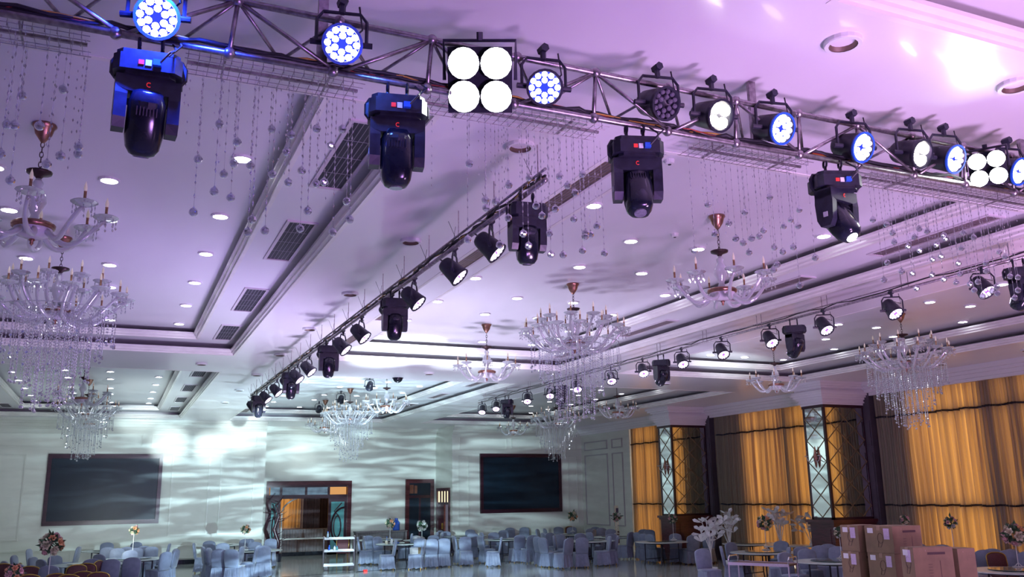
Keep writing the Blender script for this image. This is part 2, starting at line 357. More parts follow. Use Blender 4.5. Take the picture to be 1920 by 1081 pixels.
for (a, b_) in ((-6.2, -1.2), (-1.0, 5.2), (14.0, 19.6)): frame_on_y(wall_left_back, a, b_, 0.2, 0.62, YB, 0.03)
for (x0, x1, y) in ((XL, X5, YB), (X13, XR, YB), (X5, X13, YD)):
    p = wall_left_back if y == YB else wall_rec
    b = MB().b2(x0, x1, y-.30, y, 5.30, 5.40).b2(x0, x1, y-.20, y, 5.22, 5.30).b2(x0, x1, y-.12, y, 5.10, 5.22).b2(x0, x1, y-.05, y, 5.02, 5.10)
    b.build('crown_molding', 'wall_trim_paint', p)
    MB().b2(x0, x1, y-.04, y, 0.66, 0.72).build('chair_rail', 'wall_trim_paint', p)
    MB().b2(x0, x1, y-.05, y, 0, 0.16).build('baseboard_back' , 'dark_granite', p)

# ---- right hand side wall with windows behind curtains
side = MB(); XW = XR+.42
PILY = [(18.95, 21.0), (26.65, 28.5), (10.8, 13.3)]
side.b2(XR-.02, XR+.6, YF, 32.75, 5.05, 5.4)
side_wall = tag(side.build('wall_right', 'side_wall_paint'), kind='structure')
MB().b2(XR, XR+.15, 32.75, YB, 0, 5.4).build('panelled_wall', 'wall_paint', side_wall)
b = MB()
b.b2(XR-.34, XR+.02, YF, YB, 5.28, 5.40).b2(XR-.24, XR+.02, YF, YB, 5.20, 5.28).b2(XR-.16, XR+.02, YF, YB, 5.10, 5.20).b2(XR-.08, XR+.02, YF, YB, 5.02, 5.10)
b.build('crown_molding', 'ceiling_paint', side_wall)
frame_on_x(side_wall, 33.3, 34.2, 4.3, 4.7, XR); frame_on_x(side_wall, 34.6, 36.7, 4.3, 4.7, XR); frame_on_x(side_wall, 33.3, 34.2, 1.0, 4.1, XR); frame_on_x(side_wall, 34.6, 36.7, 1.0, 4.1, XR)
# backing wall with window openings; y limits of the lit windows from the photograph
def yx(px): return atx(px, 880, XR+.1).y
WINS = [(yx(1190), yx(1231)), (yx(1396), yx(1470)), (yx(1482), yx(1560)), (yx(1710), yx(1848)), (yx(1880), yx(1905)), (yx(1925), yx(2060)), (yx(2085), yx(2300))]
WINS = sorted([(min(a, c), max(a, c)) for a, c in WINS])
WINS = [(6.0, 7.6), (8.0, 10.3)] + [wn for wn in WINS if wn[0] > 10.4]
zl, zh = 0.15, 5.0
bk = MB(); y = YF
for (a, c) in WINS:
    bk.b2(XR+.30, XR+.36, y, a, 0, 5.3); y = c
bk.b2(XR+.30, XR+.36, y, 32.9, 0, 5.3)
bk.build('window_wall', 'side_wall_paint', side_wall)
MB().b2(XR+.9, XR+1.0, YF, YB, 0, 5.4).build('outer_wall', 'side_wall_paint', side_wall)
for n, (a, c) in enumerate(WINS):
    wd = tag(MB().b2(XR+.38, XR+.40, a, c, zl, zh).build('window_%d' % (n+1), 'daylight_pane'), kind='structure')
    fr = MB()
    for zz in (1.93, 4.38): fr.b2(XR+.165, XR+.30, a-.4, c+.4, zz-.055, zz+.055)
    k = max(1, round((c-a)/1.3))
    for q in range(1, k): yq = a+(c-a)*q/k; fr.b2(XR+.24, XR+.34, yq-.03, yq+.03, zl, zh)
    fr.build('window_frame', 'black_plastic', wd)
# curtains
def curtain(y0, y1, label, seed, x=XR+.10, z0=0.05, z1=5.06):
    rnd = random.Random(seed); n = int((y1-y0)/0.022); vs = []; ph = 0
    for i in range(n+1):
        yy = y0+(y1-y0)*i/n; ph += 2*PI*0.022/(0.14+0.05*math.sin(yy*1.7+seed))
        dx = 0.055*math.sin(ph)+0.018*math.sin(ph*0.5+1.3)
        for zz, s in ((z0, 1.15), (1.6, 1.0), (3.4, 0.9), (z1, 0.75)): vs.append((x+dx*s+0.01*math.sin(zz*2+yy*3), yy+0.012*math.sin(zz*1.3+yy*5), zz))
    fs = [(i*4+k, (i+1)*4+k, (i+1)*4+k+1, i*4+k+1) for i in range(n) for k in range(3)]
    o = MB().add(vs, fs).build('curtain', 'curtain_cloth', None, True)
    for zz in (1.93, 4.38):
        pts = [(p[0]-.03, p[1], zz+.012*math.sin(p[1]*9)) for p in vs[1::4]][::2]
        MB().tube(pts, .024, 4).build('dark_band', 'black_cable', o)
    return tag(o, label, 'curtain', 'orange curtains along the window wall')
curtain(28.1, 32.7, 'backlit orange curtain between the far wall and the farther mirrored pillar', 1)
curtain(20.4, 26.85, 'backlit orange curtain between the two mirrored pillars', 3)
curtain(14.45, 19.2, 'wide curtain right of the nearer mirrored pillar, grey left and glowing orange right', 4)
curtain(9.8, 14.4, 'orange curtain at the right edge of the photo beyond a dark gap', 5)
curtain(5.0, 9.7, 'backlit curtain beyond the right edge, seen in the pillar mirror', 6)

# ---- mirrored pillars
def pillar(yc, label, sconce_label):
    root = empty('mirrored_pillar', (18.4, yc, 0), 0, label, 'pillar')
    W, Dp = 1.56, 0.85      # x width (face -Y), y depth of the room face (-X)
    MB().b2(0.04, W+.1, 0.04, Dp, 0, 5.38).build('core', 'pillar_side', root)
    b = MB().b2(-.06, W, -.06, Dp+.02, 0, 1.48); b.b2(-.16, W, -.16, Dp+.1, 1.48, 1.56); b.b2(-.11, W, -.11, Dp+.06, 1.42, 1.48); b.b2(-.12, W, -.12, Dp+.08, 0, .25)
    b.b2(-.075, -.06, .08, Dp-.1, .4, 1.3).b2(.12, W-.1, -.075, -.06, .4, 1.3)
    b.build('dado', 'mahogany', root)
    b = MB().b2(0, .07, 0, .07, 1.56, 4.76).b2(0, .04, Dp-.07, Dp, 1.56, 4.76).b2(W-.10, W, -.0, .07, 1.56, 4.76).b2(-.03, W+.02, -.03, Dp, 4.68, 4.76).b2(0.0, W, 0.0, Dp, 1.56, 1.62)
    b.build('frame', 'dark_mahogany', root)
    # capital
    b = MB()
    for (o, za, zb) in ((.03, 4.76, 4.82), (.09, 4.82, 4.86), (.06, 4.86, 4.92), (.11, 4.92, 4.98), (.17, 4.98, 5.04), (.22, 5.04, 5.10), (.19, 5.10, 5.16), (.13, 5.16, 5.22), (.19, 5.22, 5.27), (.27, 5.27, 5.33), (.32, 5.33, 5.40)):
        b.b2(-o, W+.2, -o, Dp+o, za, zb)
    b.build('capital', 'ceiling_paint', root)
    # mirror tiles cut by diagonals: panes as parts
    for face in (0, 1):
        L = (Dp-.14) if face == 0 else (W-.17)
        z0, z1 = 1.62, 4.68; nz = 5; nx = 1 if face == 0 else 2
        cw, ch = L/nx, (z1-z0)/nz
        g = 0.006; k = 0
        def P(u, z, d=0.012): return (d, .07+u, z) if face == 0 else (.07+u, d, z)
        def clip(poly):
            # keep the part inside the panel rectangle
            def cl(pl, ax, lim, keep):
                out_ = []
                for q in range(len(pl)):
                    a_, b_ = pl[q-1], pl[q]; ia, ib = keep(a_[ax], lim), keep(b_[ax], lim)
                    if ia != ib:
                        tt = (lim-a_[ax])/(b_[ax]-a_[ax]); out_.append(tuple(a_[r]+tt*(b_[r]-a_[r]) for r in (0, 1)))
                    if ib: out_.append(b_)
                return out_
            ge = lambda v, l: v >= l-1e-9; le = lambda v, l: v <= l+1e-9
            for ax, lim, kf in ((0, 0, ge), (0, L, le), (1, z0, ge), (1, z1, le)):
                if poly: poly = cl(poly, ax, lim, kf)
            return poly
        for i in range(2*nx+1):
            for j in range(2*nz+1):
                if (i+j) % 2: continue
                cx, cz = i*cw/2, z0+j*ch/2; s = 1-g*2/cw
                dia = [(cx-cw/2*s, cz), (cx, cz-ch/2*s), (cx+cw/2*s, cz), (cx, cz+ch/2*s)]
                pl = clip(dia)
                if len(pl) < 3: continue
                MB().add([P(u, z) for u, z in pl], [tuple(range(len(pl)))]).build('mirror_pane', 'mirror', root)
        st = MB()
        def seg(u0, a0, u1, a1):
            # clip a line to the rectangle
            t0, t1 = 0.0, 1.0
            for p_, q_ in ((-(u1-u0), u0), (u1-u0, L-u0), (-(a1-a0), a0-z0), (a1-a0, z1-a0)):
                if abs(p_) < 1e-9:
                    if q_ < 0: return
                    continue
                r_ = q_/p_
                if p_ < 0: t0 = max(t0, r_)
                else: t1 = min(t1, r_)
            if t1-t0 > 0.02:
                st.tube([P(u0+(u1-u0)*t0, a0+(a1-a0)*t0, 0.004), P(u0+(u1-u0)*t1, a0+(a1-a0)*t1, 0.004)], 0.011, 4)
        for j in range(-2*nx-1, 2*nz+2*nx+1):
            za = z0+(j+.5)*ch
            seg(0, za, L, za+L/cw*ch); seg(0, za, L, za-L/cw*ch)
        st.build('lattice_strip', 'brass_strip', root)
    # wall light on the room face
    sc = empty('wall_sconce', (18.4, yc+Dp/2, 3.25), 0, sconce_label, 'wall light')
    MB().lathe([(0.0, -.28), (.03, -.2), (.05, -.05), (.07, .05), (.04, .16), (.02, .3), (0, .36)], 10, Matrix.Translation((-.05, 0, 0))).build('bracket', 'bronze', sc, True)
    for sy in (-1, 1):
        MB().tube([(-.05, 0, -.02), (-.12, sy*.12, -.10), (-.14, sy*.22, -.06), (-.14, sy*.26, .05)], .012, 6).build('arm', 'arm_glass', sc, True)
        MB().lathe([(0, 0), (.05, .01), (.07, .03), (.06, .035), (.02, .02)], 10, Matrix.Translation((-.14, sy*.26, .05))).build('drip_dish', 'crystal_clear', sc, True)
        MB().lathe([(.012, .03), (.012, .12), (.018, .14), (.0, .2)], 8, Matrix.Translation((-.14, sy*.26, .05))).build('candle', 'candle_bronze', sc, True)
pillar(19.5, 'nearer mirror clad pillar with mahogany base standing against the orange curtains', 'crystal wall light on the nearer mirrored pillar')
pillar(27.2, 'farther mirror clad pillar with mahogany base standing against the orange curtains', 'crystal wall light on the farther mirrored pillar')
for yy in (19.04+.2, 26.72+.2):
    MB().b2(XR-.10, XR+.3, yy, yy+.26, 0, 5.1).build('pilaster', 'pillar_side', side_wall)
    MB().b2(XR-.12, XR-.10, yy+.05, yy+.21, 3.6, 4.3).b2(XR-.12, XR-.10, yy+.05, yy+.21, .4, 3.4).build('panel_molding', 'pillar_side', side_wall)

# ---- black screens
def screen(x0, x1, z0, z1, label):
    root = empty('wall_screen', ((x0+x1)/2, YB, z0), 0, label, 'screen')
    w_, h_ = x1-x0, z1-z0; f = .13
    b = MB().b2(-w_/2, w_/2, -.12, 0, 0, f).b2(-w_/2, w_/2, -.12, 0, h_-f, h_).b2(-w_/2, -w_/2+f, -.12, 0, f, h_-f).b2(w_/2-f, w_/2, -.12, 0, f, h_-f)
    b.b2(-w_/2+f, w_/2-f, -.09, -.05, f, f+.03).b2(-w_/2+f, w_/2-f, -.09, -.05, h_-f-.03, h_-f)
    b.build('frame', 'dark_mahogany', root)
    MB().b2(-w_/2+f, w_/2-f, -.06, -.01, f, h_-f).build('display_panel', 'screen_black', root)
screen(-2.24, 1.70, 1.53, 4.10, 'large dark wall screen in a mahogany frame, left of the glass doorway')
screen(14.85, 18.86, 1.60, 4.18, 'large dark wall screen in a mahogany frame, right of the small doors')

# ---- doors
def doors():
    d1 = empty('door_1', ((D1[0]+D1[1])/2, YD, 0), 0); d1['kind'] = 'structure'
    w_ = D1[1]-D1[0]; h = D1[2]; x0, x1 = -w_/2, w_/2
    b = MB().b2(x0, x1, -.10, .2, h-.18, h).b2(x1-.18, x1, -.10, .2, 0, h-.18).b2(x0, x0+.12, -.10, .2, 0, h-.18)
    b.build('door_frame', 'mahogany', d1)
    zt = 2.45
    cols = [x0+.12, x0+.62, x0+1.68, x1-1.0, x1-.18]
    b = MB().b2(x0+.12, x1-.18, -.06, .06, zt-.1, zt)
    for cx in cols[1:-1]: b.b2(cx-.05, cx+.05, -.06, .06, zt, h-.18)
    b.b2(x0+.12, x1-.18, -.05, .05, zt, zt+.06).b2(x0+.12, x1-.18, -.05, .05, h-.26, h-.18)
    b.build('transom_bar', 'dark_mahogany', d1)
    for q in range(4):
        MB().b2(cols[q]+.05, cols[q+1]-.05, -.012, .012, zt+.06, h-.26).build('transom_pane', 'pale_glass' if q != 3 else 'orange_pane', d1)
    for (a, c, mir) in ((x0+.12, x0+.62, 1), (x1-1.0, x1-.18, -1)):
        lf = MB().b2(a, c, -.05, .05, 0, .2).b2(a, c, -.05, .05, zt-.25, zt-.1).b2(a, a+.12, -.05, .05, .2, zt-.25).b2(c-.12, c, -.05, .05, .2, zt-.25)
        leaf = lf.build('door_leaf', 'dark_mahogany', d1)
        MB().b2(a+.12, c-.12, -.01, .01, .2, zt-.25).build('door_pane', 'teal_glass', leaf)
        o = MB(); mx_ = (a+c)/2; wd = (c-a)/2-.12; ce = c-.12 if mir < 0 else a+.12
        o.tube([(ce-mir*-1*wd*1.8*math.sin(t_)*-1 if 0 else ce+mir*wd*1.9*math.sin(t_), -.03, 1.15+.8*math.cos(t_)) for t_ in [PI*k/14 for k in range(15)]], .045, 6)
        o.tube([(mx_+wd*.55*math.sin(t_), -.03, 1.15+.45*math.cos(t_)) for t_ in [2*PI*k/16 for k in range(16)]], .03, 6, closed=True)
        o.tube([(mx_-mir*wd*.6, -.03, zt-.3), (mx_, -.03, 1.95), (mx_+mir*wd*.5, -.03, 1.8), (mx_-mir*wd*.2, -.03, 1.6)], .025, 6)
        o.build('door_ornament', 'dark_mahogany', leaf)
    d2 = empty('door_2', ((D2[0]+D2[1])/2, YD, 0), 0); d2['kind'] = 'structure'
    w_ = D2[1]-D2[0]; x0, x1 = -w_/2, w_/2; h = D2[2]
    MB().b2(x0, x1, -.10, .2, h-.17, h).b2(x0, x0+.17, -.10, .2, 0, h-.17).b2(x1-.17, x1, -.10, .2, 0, h-.17).build('door_frame', 'mahogany', d2)
    MB().b2(x0+.17, x1-.17, -.05, .05, 0, h-.17).build('door_leaf', 'screen_black', d2)
    MB().b2(x0+.17, x1-.17, -.08, .0, 2.3, 2.42).b2(-.04, .04, -.08, 0, 0, 2.3).build('door_rail', 'dark_mahogany', d2)
    MB().b2(x0+.2, x0+.38, -.07, -.05, 2.5, 2.88).b2(x0+.42, x0+.55, -.07, -.05, 2.5, 2.85).build('transom_pane', 'bronze', d2)
    MB().b2(-.1, -.06, -.12, -.05, .95, 1.25).build('door_handle', 'gold_metal', d2)
    d3 = empty('door_3', (X13, 38.15, 0), 0); d3['kind'] = 'structure'
    MB().b2(-.06, .2, -.85, -.73, 0, 2.6).b2(-.06, .2, .73, .85, 0, 2.6).b2(-.06, .2, -.85, .85, 2.58, 2.72).build('door_frame', 'mahogany', d3)
    MB().b2(-.02, .05, -.73, .73, 2.0, 2.1).build('transom_bar', 'dark_mahogany', d3)
    MB().b2(.0, .03, -.73, .73, 2.1, 2.58).build('transom_pane', 'lit_pane', d3)
    for q in (-.37, 0, .37): MB().b2(-.03, .0, q-.07, q+.07, 2.1, 2.58).build('transom_bar', 'dark_mahogany', d3)
    lf = MB().b2(-.03, .05, -.1, .73, 0, 2.0).build('door_leaf', 'mahogany', d3)
    MB().b2(-.10, -.05, -.02, .04, .95, 1.2).build('door_handle', 'gold_metal', lf)
    MB().b2(.3, .32, -.73, -.1, .0, 2.0).build('door_pane', 'lit_pane', d3)
doors()

# ---- lobby behind the doorway
wallbox('wall_lobby', [(3.5, 14.0, 47.5, 47.7, 0, 4.5), (3.3, 3.5, YD+.25, 47.7, 0, 4.5), (13.6, 13.8, YD+.25, 47.7, 0, 4.5)], 'lobby_wall')
tag(MB().b2(3.3, 14.0, YD+.25, 47.7, 4.3, 4.5).build('ceiling_lobby', 'lobby_wall'), kind='structure')
def ycurtain(x0, x1, yc, z0, z1, label, mt='curtain_cloth'):
    n = int((x1-x0)/.03); vs = []
    for i in range(n+1):
        xx = x0+(x1-x0)*i/n; dy = .05*math.sin(xx*38)+.02*math.sin(xx*17)
        vs += [(xx, yc+dy, z0), (xx, yc+dy*.8, z1)]
    o = MB().add(vs, [(2*i, 2*i+2, 2*i+3, 2*i+1) for i in range(n)]).build('curtain', mt, None, True)
    return tag(o, label, 'curtain')
ycurtain(6.9, 8.9, 46.9, .9, 3.6, 'glowing orange curtain seen through the glass doorway')
ycurtain(9.0, 11.2, 46.9, .3, 3.6, 'dim brown curtain seen through the glass doorway', 'lobby_wall')
lw = MB().b2(6.9, 8.8, 47.3, 47.35, .9, 3.6).b2(10.0, 10.3, 47.3, 47.35, .9, 3.6).build('window_20', 'daylight_pane'); lw['kind'] = 'structure'
sk = MB(); pts = [(6.5+i*.05, 43.0+.03*math.sin(i*1.9)) for i in range(76)]
sk.add([(x, y, z) for (x, y) in pts for z in (0, .95)], [(2*i, 2*i+2, 2*i+3, 2*i+1) for i in range(75)]); sk.b2(6.5, 10.25, 43.0, 43.8, .93, .96)
tag(sk.build('draped_table', 'grey_cloth'), 'long table draped in grey cloth beyond the glass doorway', 'table')
lamp('POINT', 'lobby_fill', (8.6, 41.8, 3.6), 60, (1.0, 0.72, 0.45), size=.15)  # unseen warm lamp added to light the lobby
arch = MB(); arch.tube([(8.35+1.45*math.cos(t_), 40.6, 1.75+.75*math.sin(t_)) if 0 < t_ < PI else (0, 0, 0) for t_ in [PI*(k+.5)/20 for k in range(20)]], .035, 6)
arch.tube([(6.9, 40.6, 0), (6.9, 40.6, 1.75)], .035, 6).tube([(9.8, 40.6, 0), (9.8, 40.6, 1.75)], .035, 6)
tag(arch.build('flower_arch', 'white_leaf'), 'pale round topped flower arch just inside the glass doorway', 'arch')

# ------------------------------------------------------------------ ceiling fittings
dl_disc = MB().lathe([(0, .0), (.090, .0), (.090, .01)], 14).mesh('glowing_disc', 'downlight_glow')
dl_ring = MB().lathe([(.091, -.004), (.110, -.004), (.113, .004), (.113, .02), (.091, .02), (.091, -.004)], 16).mesh('trim_ring', 'white_plastic')
def downlight(x, y, z, label, group):
    o = empty('downlight', (x, y, z), 0, label, 'ceiling light', group)
    link('glowing_disc', dl_disc, o, (0, 0, -.008)); link('trim_ring', dl_ring, o, (0, 0, -.021))
rows = {(0, 1): ([-2.75, -1.42, -.30, .98], None), (1, 1): ([5.2, 6.47, 7.62, 8.9], None), (2, 1): ([12.9, 14.1, 15.2, 16.5], None)}
names = {0: 'left', 1: 'middle', 2: 'right'}
for i in range(3):
    cxs = rows[(i, 1)][0]
    for j, nm in ((1, 'nearer'), (2, 'farther')):
        outer = [9.1, 11.2, 13.1, 15.0, 16.9, 18.8] if j == 1 else [25.4, 27.4, 29.3, 31.3, 33.4, 35.1]
        inner = [10.3, 11.85, 14.25, 15.8, 18.8] if j == 1 else [26.6, 28.25, 30.6, 32.3, 35.1]
        for k, x in enumerate(cxs):
            l = outer if k in (0, 3) else inner
            for q, y in enumerate(l):
                downlight(x, y, Z2, '%s round light from the near end, %s row from the left, %s %s ceiling recess' % (ORD[q], ORD[k], nm, names[i]), 'round lights in the ceiling recesses')
spot_me = MB().lathe([(0, .004), (.085, .004), (.095, -.03), (.12, -.035), (.125, -.02), (.125, .0)], 18).mesh('recess', 'recess_brown', True)
ring_me = MB().lathe([(.098, -.037), (.125, -.037), (.13, -.028), (.13, 0), (.098, -.0)], 18).mesh('trim_ring', 'white_plastic')
sp = [(4.39, 4.95-.82, 'between the front truss and the nearest recess, left one'), (6.13, 4.95-.82, 'cut by the right edge of the photo'), (3.08, 6.66, 'on the left beam, behind the nearest bead curtain'), (3.08, 9.88, 'on the left beam, beside the second air vent'),
      (3.08, 12.93, 'on the left beam, third from the near end'), (3.08, 16.0, 'on the left beam, fourth from the near end'), (3.08, 19.2, 'on the left beam, near the crossing'), (1.64, 21.1, 'on the cross beam behind the left recess'),
      (3.08, 22.6, 'on the left beam just past the crossing'), (3.08, 26, 'on the left beam beside the farther recess'), (3.08, 29.5, 'on the left beam far down'), (18.7, 15.6, 'on the right edge strip above the curtains'), (18.7, 13.3, 'above the curtains near the right edge'),
      (7.1, 21.1, 'on the cross beam behind the middle recess'), (14.2, 21.1, 'on the cross beam behind the right recess')]
for x, y, t in sp:
    o = empty('unlit_downlight', (x, y, Z0), 0, 'unlit brown round ceiling light %s' % t, 'ceiling light')
    link('recess', spot_me, o); link('trim_ring', ring_me, o)
# air vents
def vent(x, y0, y1, wd, z, label, side_, n=5):
    L = y1-y0; o = empty('air_vent', (x, (y0+y1)/2, z), 0, label, 'vent', 'long air vents in the ceiling recess borders')
    MB().b2(-wd/2, wd/2, -L/2, L/2, -.004, -.001).build('opening_shade', 'vent_shade_black' if side_ != 2 else 'recess_brown', o)  # flat dark sheet stands in for the shade inside the vent
    f = MB().b2(-wd/2-.04, wd/2+.04, -L/2-.04, -L/2, -.018, 0).b2(-wd/2-.04, wd/2+.04, L/2, L/2+.04, -.018, 0).b2(-wd/2-.04, -wd/2, -L/2, L/2, -.018, 0).b2(wd/2, wd/2+.04, -L/2, L/2, -.018, 0)
    f.build('frame', 'vent_frame_paint', o)
    for k in range(n):
        xx = -wd/2+wd*(k+1)/(n+1); MB().b2(xx-.003, xx+.003, -L/2, L/2, -.008, -.004).build('slat', 'vent_slat', o)
    for k in (-1, 0, 1): MB().b2(-wd/2, wd/2, k*L/4-.004, k*L/4+.004, -.007, -.003).build('cross_bar', 'vent_slat', o)
vy = [(7.25, 9.05), (10.42, 12.25), (14.2, 16.0), (17.5, 19.15), (23.7, 25.3), (27.3, 28.9), (30.7, 32.3), (34.0, 35.5)]
for q, (a, b_) in enumerate(vy):
    vent(1.87, a, b_, .30, Z1, '%s dark air vent from the near end, right border of the left ceiling recesses' % ORD[q], 0)
    if 0 < q: vent(9.76, a, b_, .24, Z1, '%s brown air vent from the near end, right border of the middle ceiling recesses' % ORD[q], 2)
    vent(4.38, a, b_, .24, Z1, '%s air vent from the near end, left border of the middle ceiling recesses' % ORD[q], 2)
vent(9.76, 7.1, 9.0, .24, Z1, 'first brown air vent from the near end, right border of the middle ceiling recesses', 2)
vent(-3.6, 34.2, 35.6, .3, Z1, 'air vent at the far left edge of the photo', 0)
for (px, py, t) in ((1265, 438, 'beside the nearer small chandelier'), (1255, 300, 'left of the fourth moving head')):
    p = atz(px, py, Z2); o = empty('smoke_detector', (p.x, p.y, Z2), 0, 'small round white ceiling sensor %s' % t, 'sensor')
    MB().lathe([(.02, -.05), (.05, -.04), (.055, -.015), (.06, 0)], 14).build('housing', 'white_plastic', o)
    MB().lathe([(0, -.056), (.018, -.056), (.02, -.048)], 10).build('vent_cap', 'black_plastic', o)

# ------------------------------------------------------------------ chandeliers
def arm_mesh(L, drop, rise):
    pts = []
    for k in range(13):
        t = k/12; x = .08+(L-.08)*t; z = -drop*math.sin(PI*min(1, t*1.05))*(1-.25*t)+rise*t**3
        pts.append((x, .03*math.sin(t*PI*2), z))
    return MB().tube(pts, [.030-.010*k/12 for k in range(13)], 6), pts[-1]
def chandelier(name, tiers, label, y, x, group, hang, big):
    root = empty(name, (x, y, Z2), 0, label, 'chandelier', group)
    MB().lathe([(0, 0), (.105, -.0), (.11, -.02), (.09, -.04), (.075, -.10), (.04, -.15), (.02, -.18), (0, -.19)], 14).build('canopy', 'bronze', root, True)
    ch = MB(); z = -.18; k = 0
    while z > -hang+.02:
        a = (k % 2)*PI/2
        ch.tube([(.016*math.cos(t)*math.cos(a), .016*math.cos(t)*math.sin(a), z-.025+.032*math.sin(t)) for t in [2*PI*q/8 for q in range(8)]], .0045, 4, closed=True); z -= .05; k += 1
    ch.build('chain', 'dark_bronze', root)
    MB().lathe([(0, .02), (.02, .0), (.10, -.02), (.115, -.015), (.11, -.035), (.04, -.06), (.02, -.09), (0, -.10)], 14, None, (0, 0, -hang)).build('top_dish', 'dark_bronze', root, True)
    h = .55 if not big else .60
    MB().lathe([(.02, -.08), (.05, -.13), (.035, -.17), (.075, -.24), (.09, -.32), (.05, -.40), (.035, -.44), (.06, -h+.02)], 12, None, (0, 0, -hang)).build('glass_stem', 'arm_glass', root, True)
    zb = -hang-h
    MB().lathe([(.05, .04), (.17, .03), (.19, .015), (.185, -.015), (.16, -.03), (.05, -.03)], 20, None, (0, 0, zb)).build('bronze_collar', 'bronze', root, True)
    MB().lathe([(.165, -.02), (.165, -.05), (.14, -.09), (.08, -.115), (.0, -.125)], 20, None, (0, 0, zb)).build('milky_bowl', 'milk_glass', root, True)
    MB().lathe([(.02, -.12), (.03, -.135), (.012, -.15), (.018, -.165), (0, -.19)], 8, None, (0, 0, zb)).build('finial', 'bronze', root, True)
    for (n, L, drop, rise, off, z0) in tiers:
        am, tip = arm_mesh(L, drop, rise); ame = am.mesh('arm', 'arm_glass', True)
        dish = MB().lathe([(.02, -.015), (.085, .008), (.12, .03), (.112, .038), (.05, .03), (.02, .03)], 12).mesh('drip_dish', 'crystal_clear', False)
        dro = MB()
        for q in range(8):
            a = 2*PI*q/8; dro.octa((.092*math.cos(a), .092*math.sin(a), -.015), .008, .035)
            dro.octa((.092*math.cos(a), .092*math.sin(a), -.07), .011, .02)
        dro = dro.mesh('pendants', 'crystal_clear')
        cand = MB().lathe([(.022, .02), (.02, .06), (.013, .065), (.013, .13), (.016, .135)], 8).mesh('candle', 'candle_bronze', True)
        bulb = MB().lathe([(.010, .135), (.017, .16), (.013, .19), (.0, .235)], 8).mesh('bulb', 'bulb_glass', True)
        for q in range(n):
            a = 2*PI*(q+off)/n
            ar = link('arm', ame, root, (0, 0, zb+z0), (0, 0, a))
            link('drip_dish', dish, ar, tip); pd = link('pendants', dro, ar, tip); pd['kind'] = 'stuff'
            link('candle', cand, ar, tip); link('bulb', bulb, ar, tip)
    if big:
        for (rad, n, top, ln, taper) in ((.74, 30, -.02, .36, 0), (.60, 30, -.05, .55, .0), (.46, 28, -.05, .78, 0), (.30, 22, -.05, 1.05, 0), (.16, 12, -.1, 1.15, 0)):
            s = MB(); bl = MB(); rnd = random.Random(int(rad*100))
            for q in range(n):
                a = 2*PI*(q+.5*(rad > .5))/n; lx, ly = rad*math.cos(a), rad*math.sin(a); z = zb+top; e = z-ln*(.85+.3*rnd.random())
                while z > e: s.octa((lx, ly, z), .009, .02, 4); z -= .042
                bl.ball((lx, ly, z-.012), .022, 6, 4)
            s.build('bead_ring', 'crystal_clear', root)['kind'] = 'stuff'; bl.build('ball_ring', 'crystal_ball', root)['kind'] = 'stuff'
        MB().tube([(.74*math.cos(2*PI*q/24), .74*math.sin(2*PI*q/24), zb-.02) for q in range(24)], .007, 4, closed=True).tube([(.46*math.cos(2*PI*q/24), .46*math.sin(2*PI*q/24), zb-.05) for q in range(24)], .007, 4, closed=True).build('ring_frame', 'chrome', root)
    return root
smallC = chandelier('small_chandelier', [(8, .60, .20, .10, 0, .02)], 'small candle chandelier at the upper left edge, behind the hanging bead curtain', 8.92, -.86, 'small candle chandeliers', .46, False)
bigC = chandelier('large_chandelier', [(14, .84, .20, .16, 0, .02), (9, .56, .14, .28, .5, .10)], 'large crystal chandelier with long bead fringe at the left edge of the photo', 12.95, -.87, 'large chandeliers with crystal fringe', .42, True)
lab = {(0, 1): 'just above the large chandelier over the left wall screen', (0, 2): 'above the left wall screen, close to the far wall', (1, 0): 'right of centre, in front of the middle recess moulding',
       (1, 2): 'at the centre of the photo, left of the large middle chandelier', (1, 3): 'right of the three black lamps', (1, 4): 'closest to the far wall, above the glass doorway',
       (2, 2): 'right of centre, under a moving head of the right rail', (2, 3): 'above and left of the farther mirrored pillar', (2, 4): 'over the right wall screen'}
yS = [8.92, None, 16.85, 24.35, 32.5]
for i, x in enumerate((-.86, 6.93, 14.5)):
    for k in (0, 2, 3, 4):
        if (i, k) in ((0, 0), (0, 2), (2, 0)): continue
        t = {(0, 3): lab[(0, 1)], (0, 4): lab[(0, 2)]}.get((i, k)) or lab[(i, k)]
        c = copy_tree(smallC); c.location = (x, yS[k], Z2); c.rotation_euler.z = (i+k)*.4; c['label'] = 'small candle chandelier ' + t
    for k, y in enumerate((12.95, 28.7)):
        if i == 0 and k == 0: continue
        c = copy_tree(bigC); c.location = (x, y, Z2); c.rotation_euler.z = .3*i
        c['label'] = {(0, 1): 'large fringed crystal chandelier hanging above the left wall screen', (1, 0): 'large fringed crystal chandelier at the centre of the photo', (1, 1): 'large fringed crystal chandelier above the glass doorway',
                      (2, 0): 'large fringed crystal chandelier in front of the orange curtains at the right', (2, 1): 'large fringed crystal chandelier above the right wall screen'}[(i, k)]

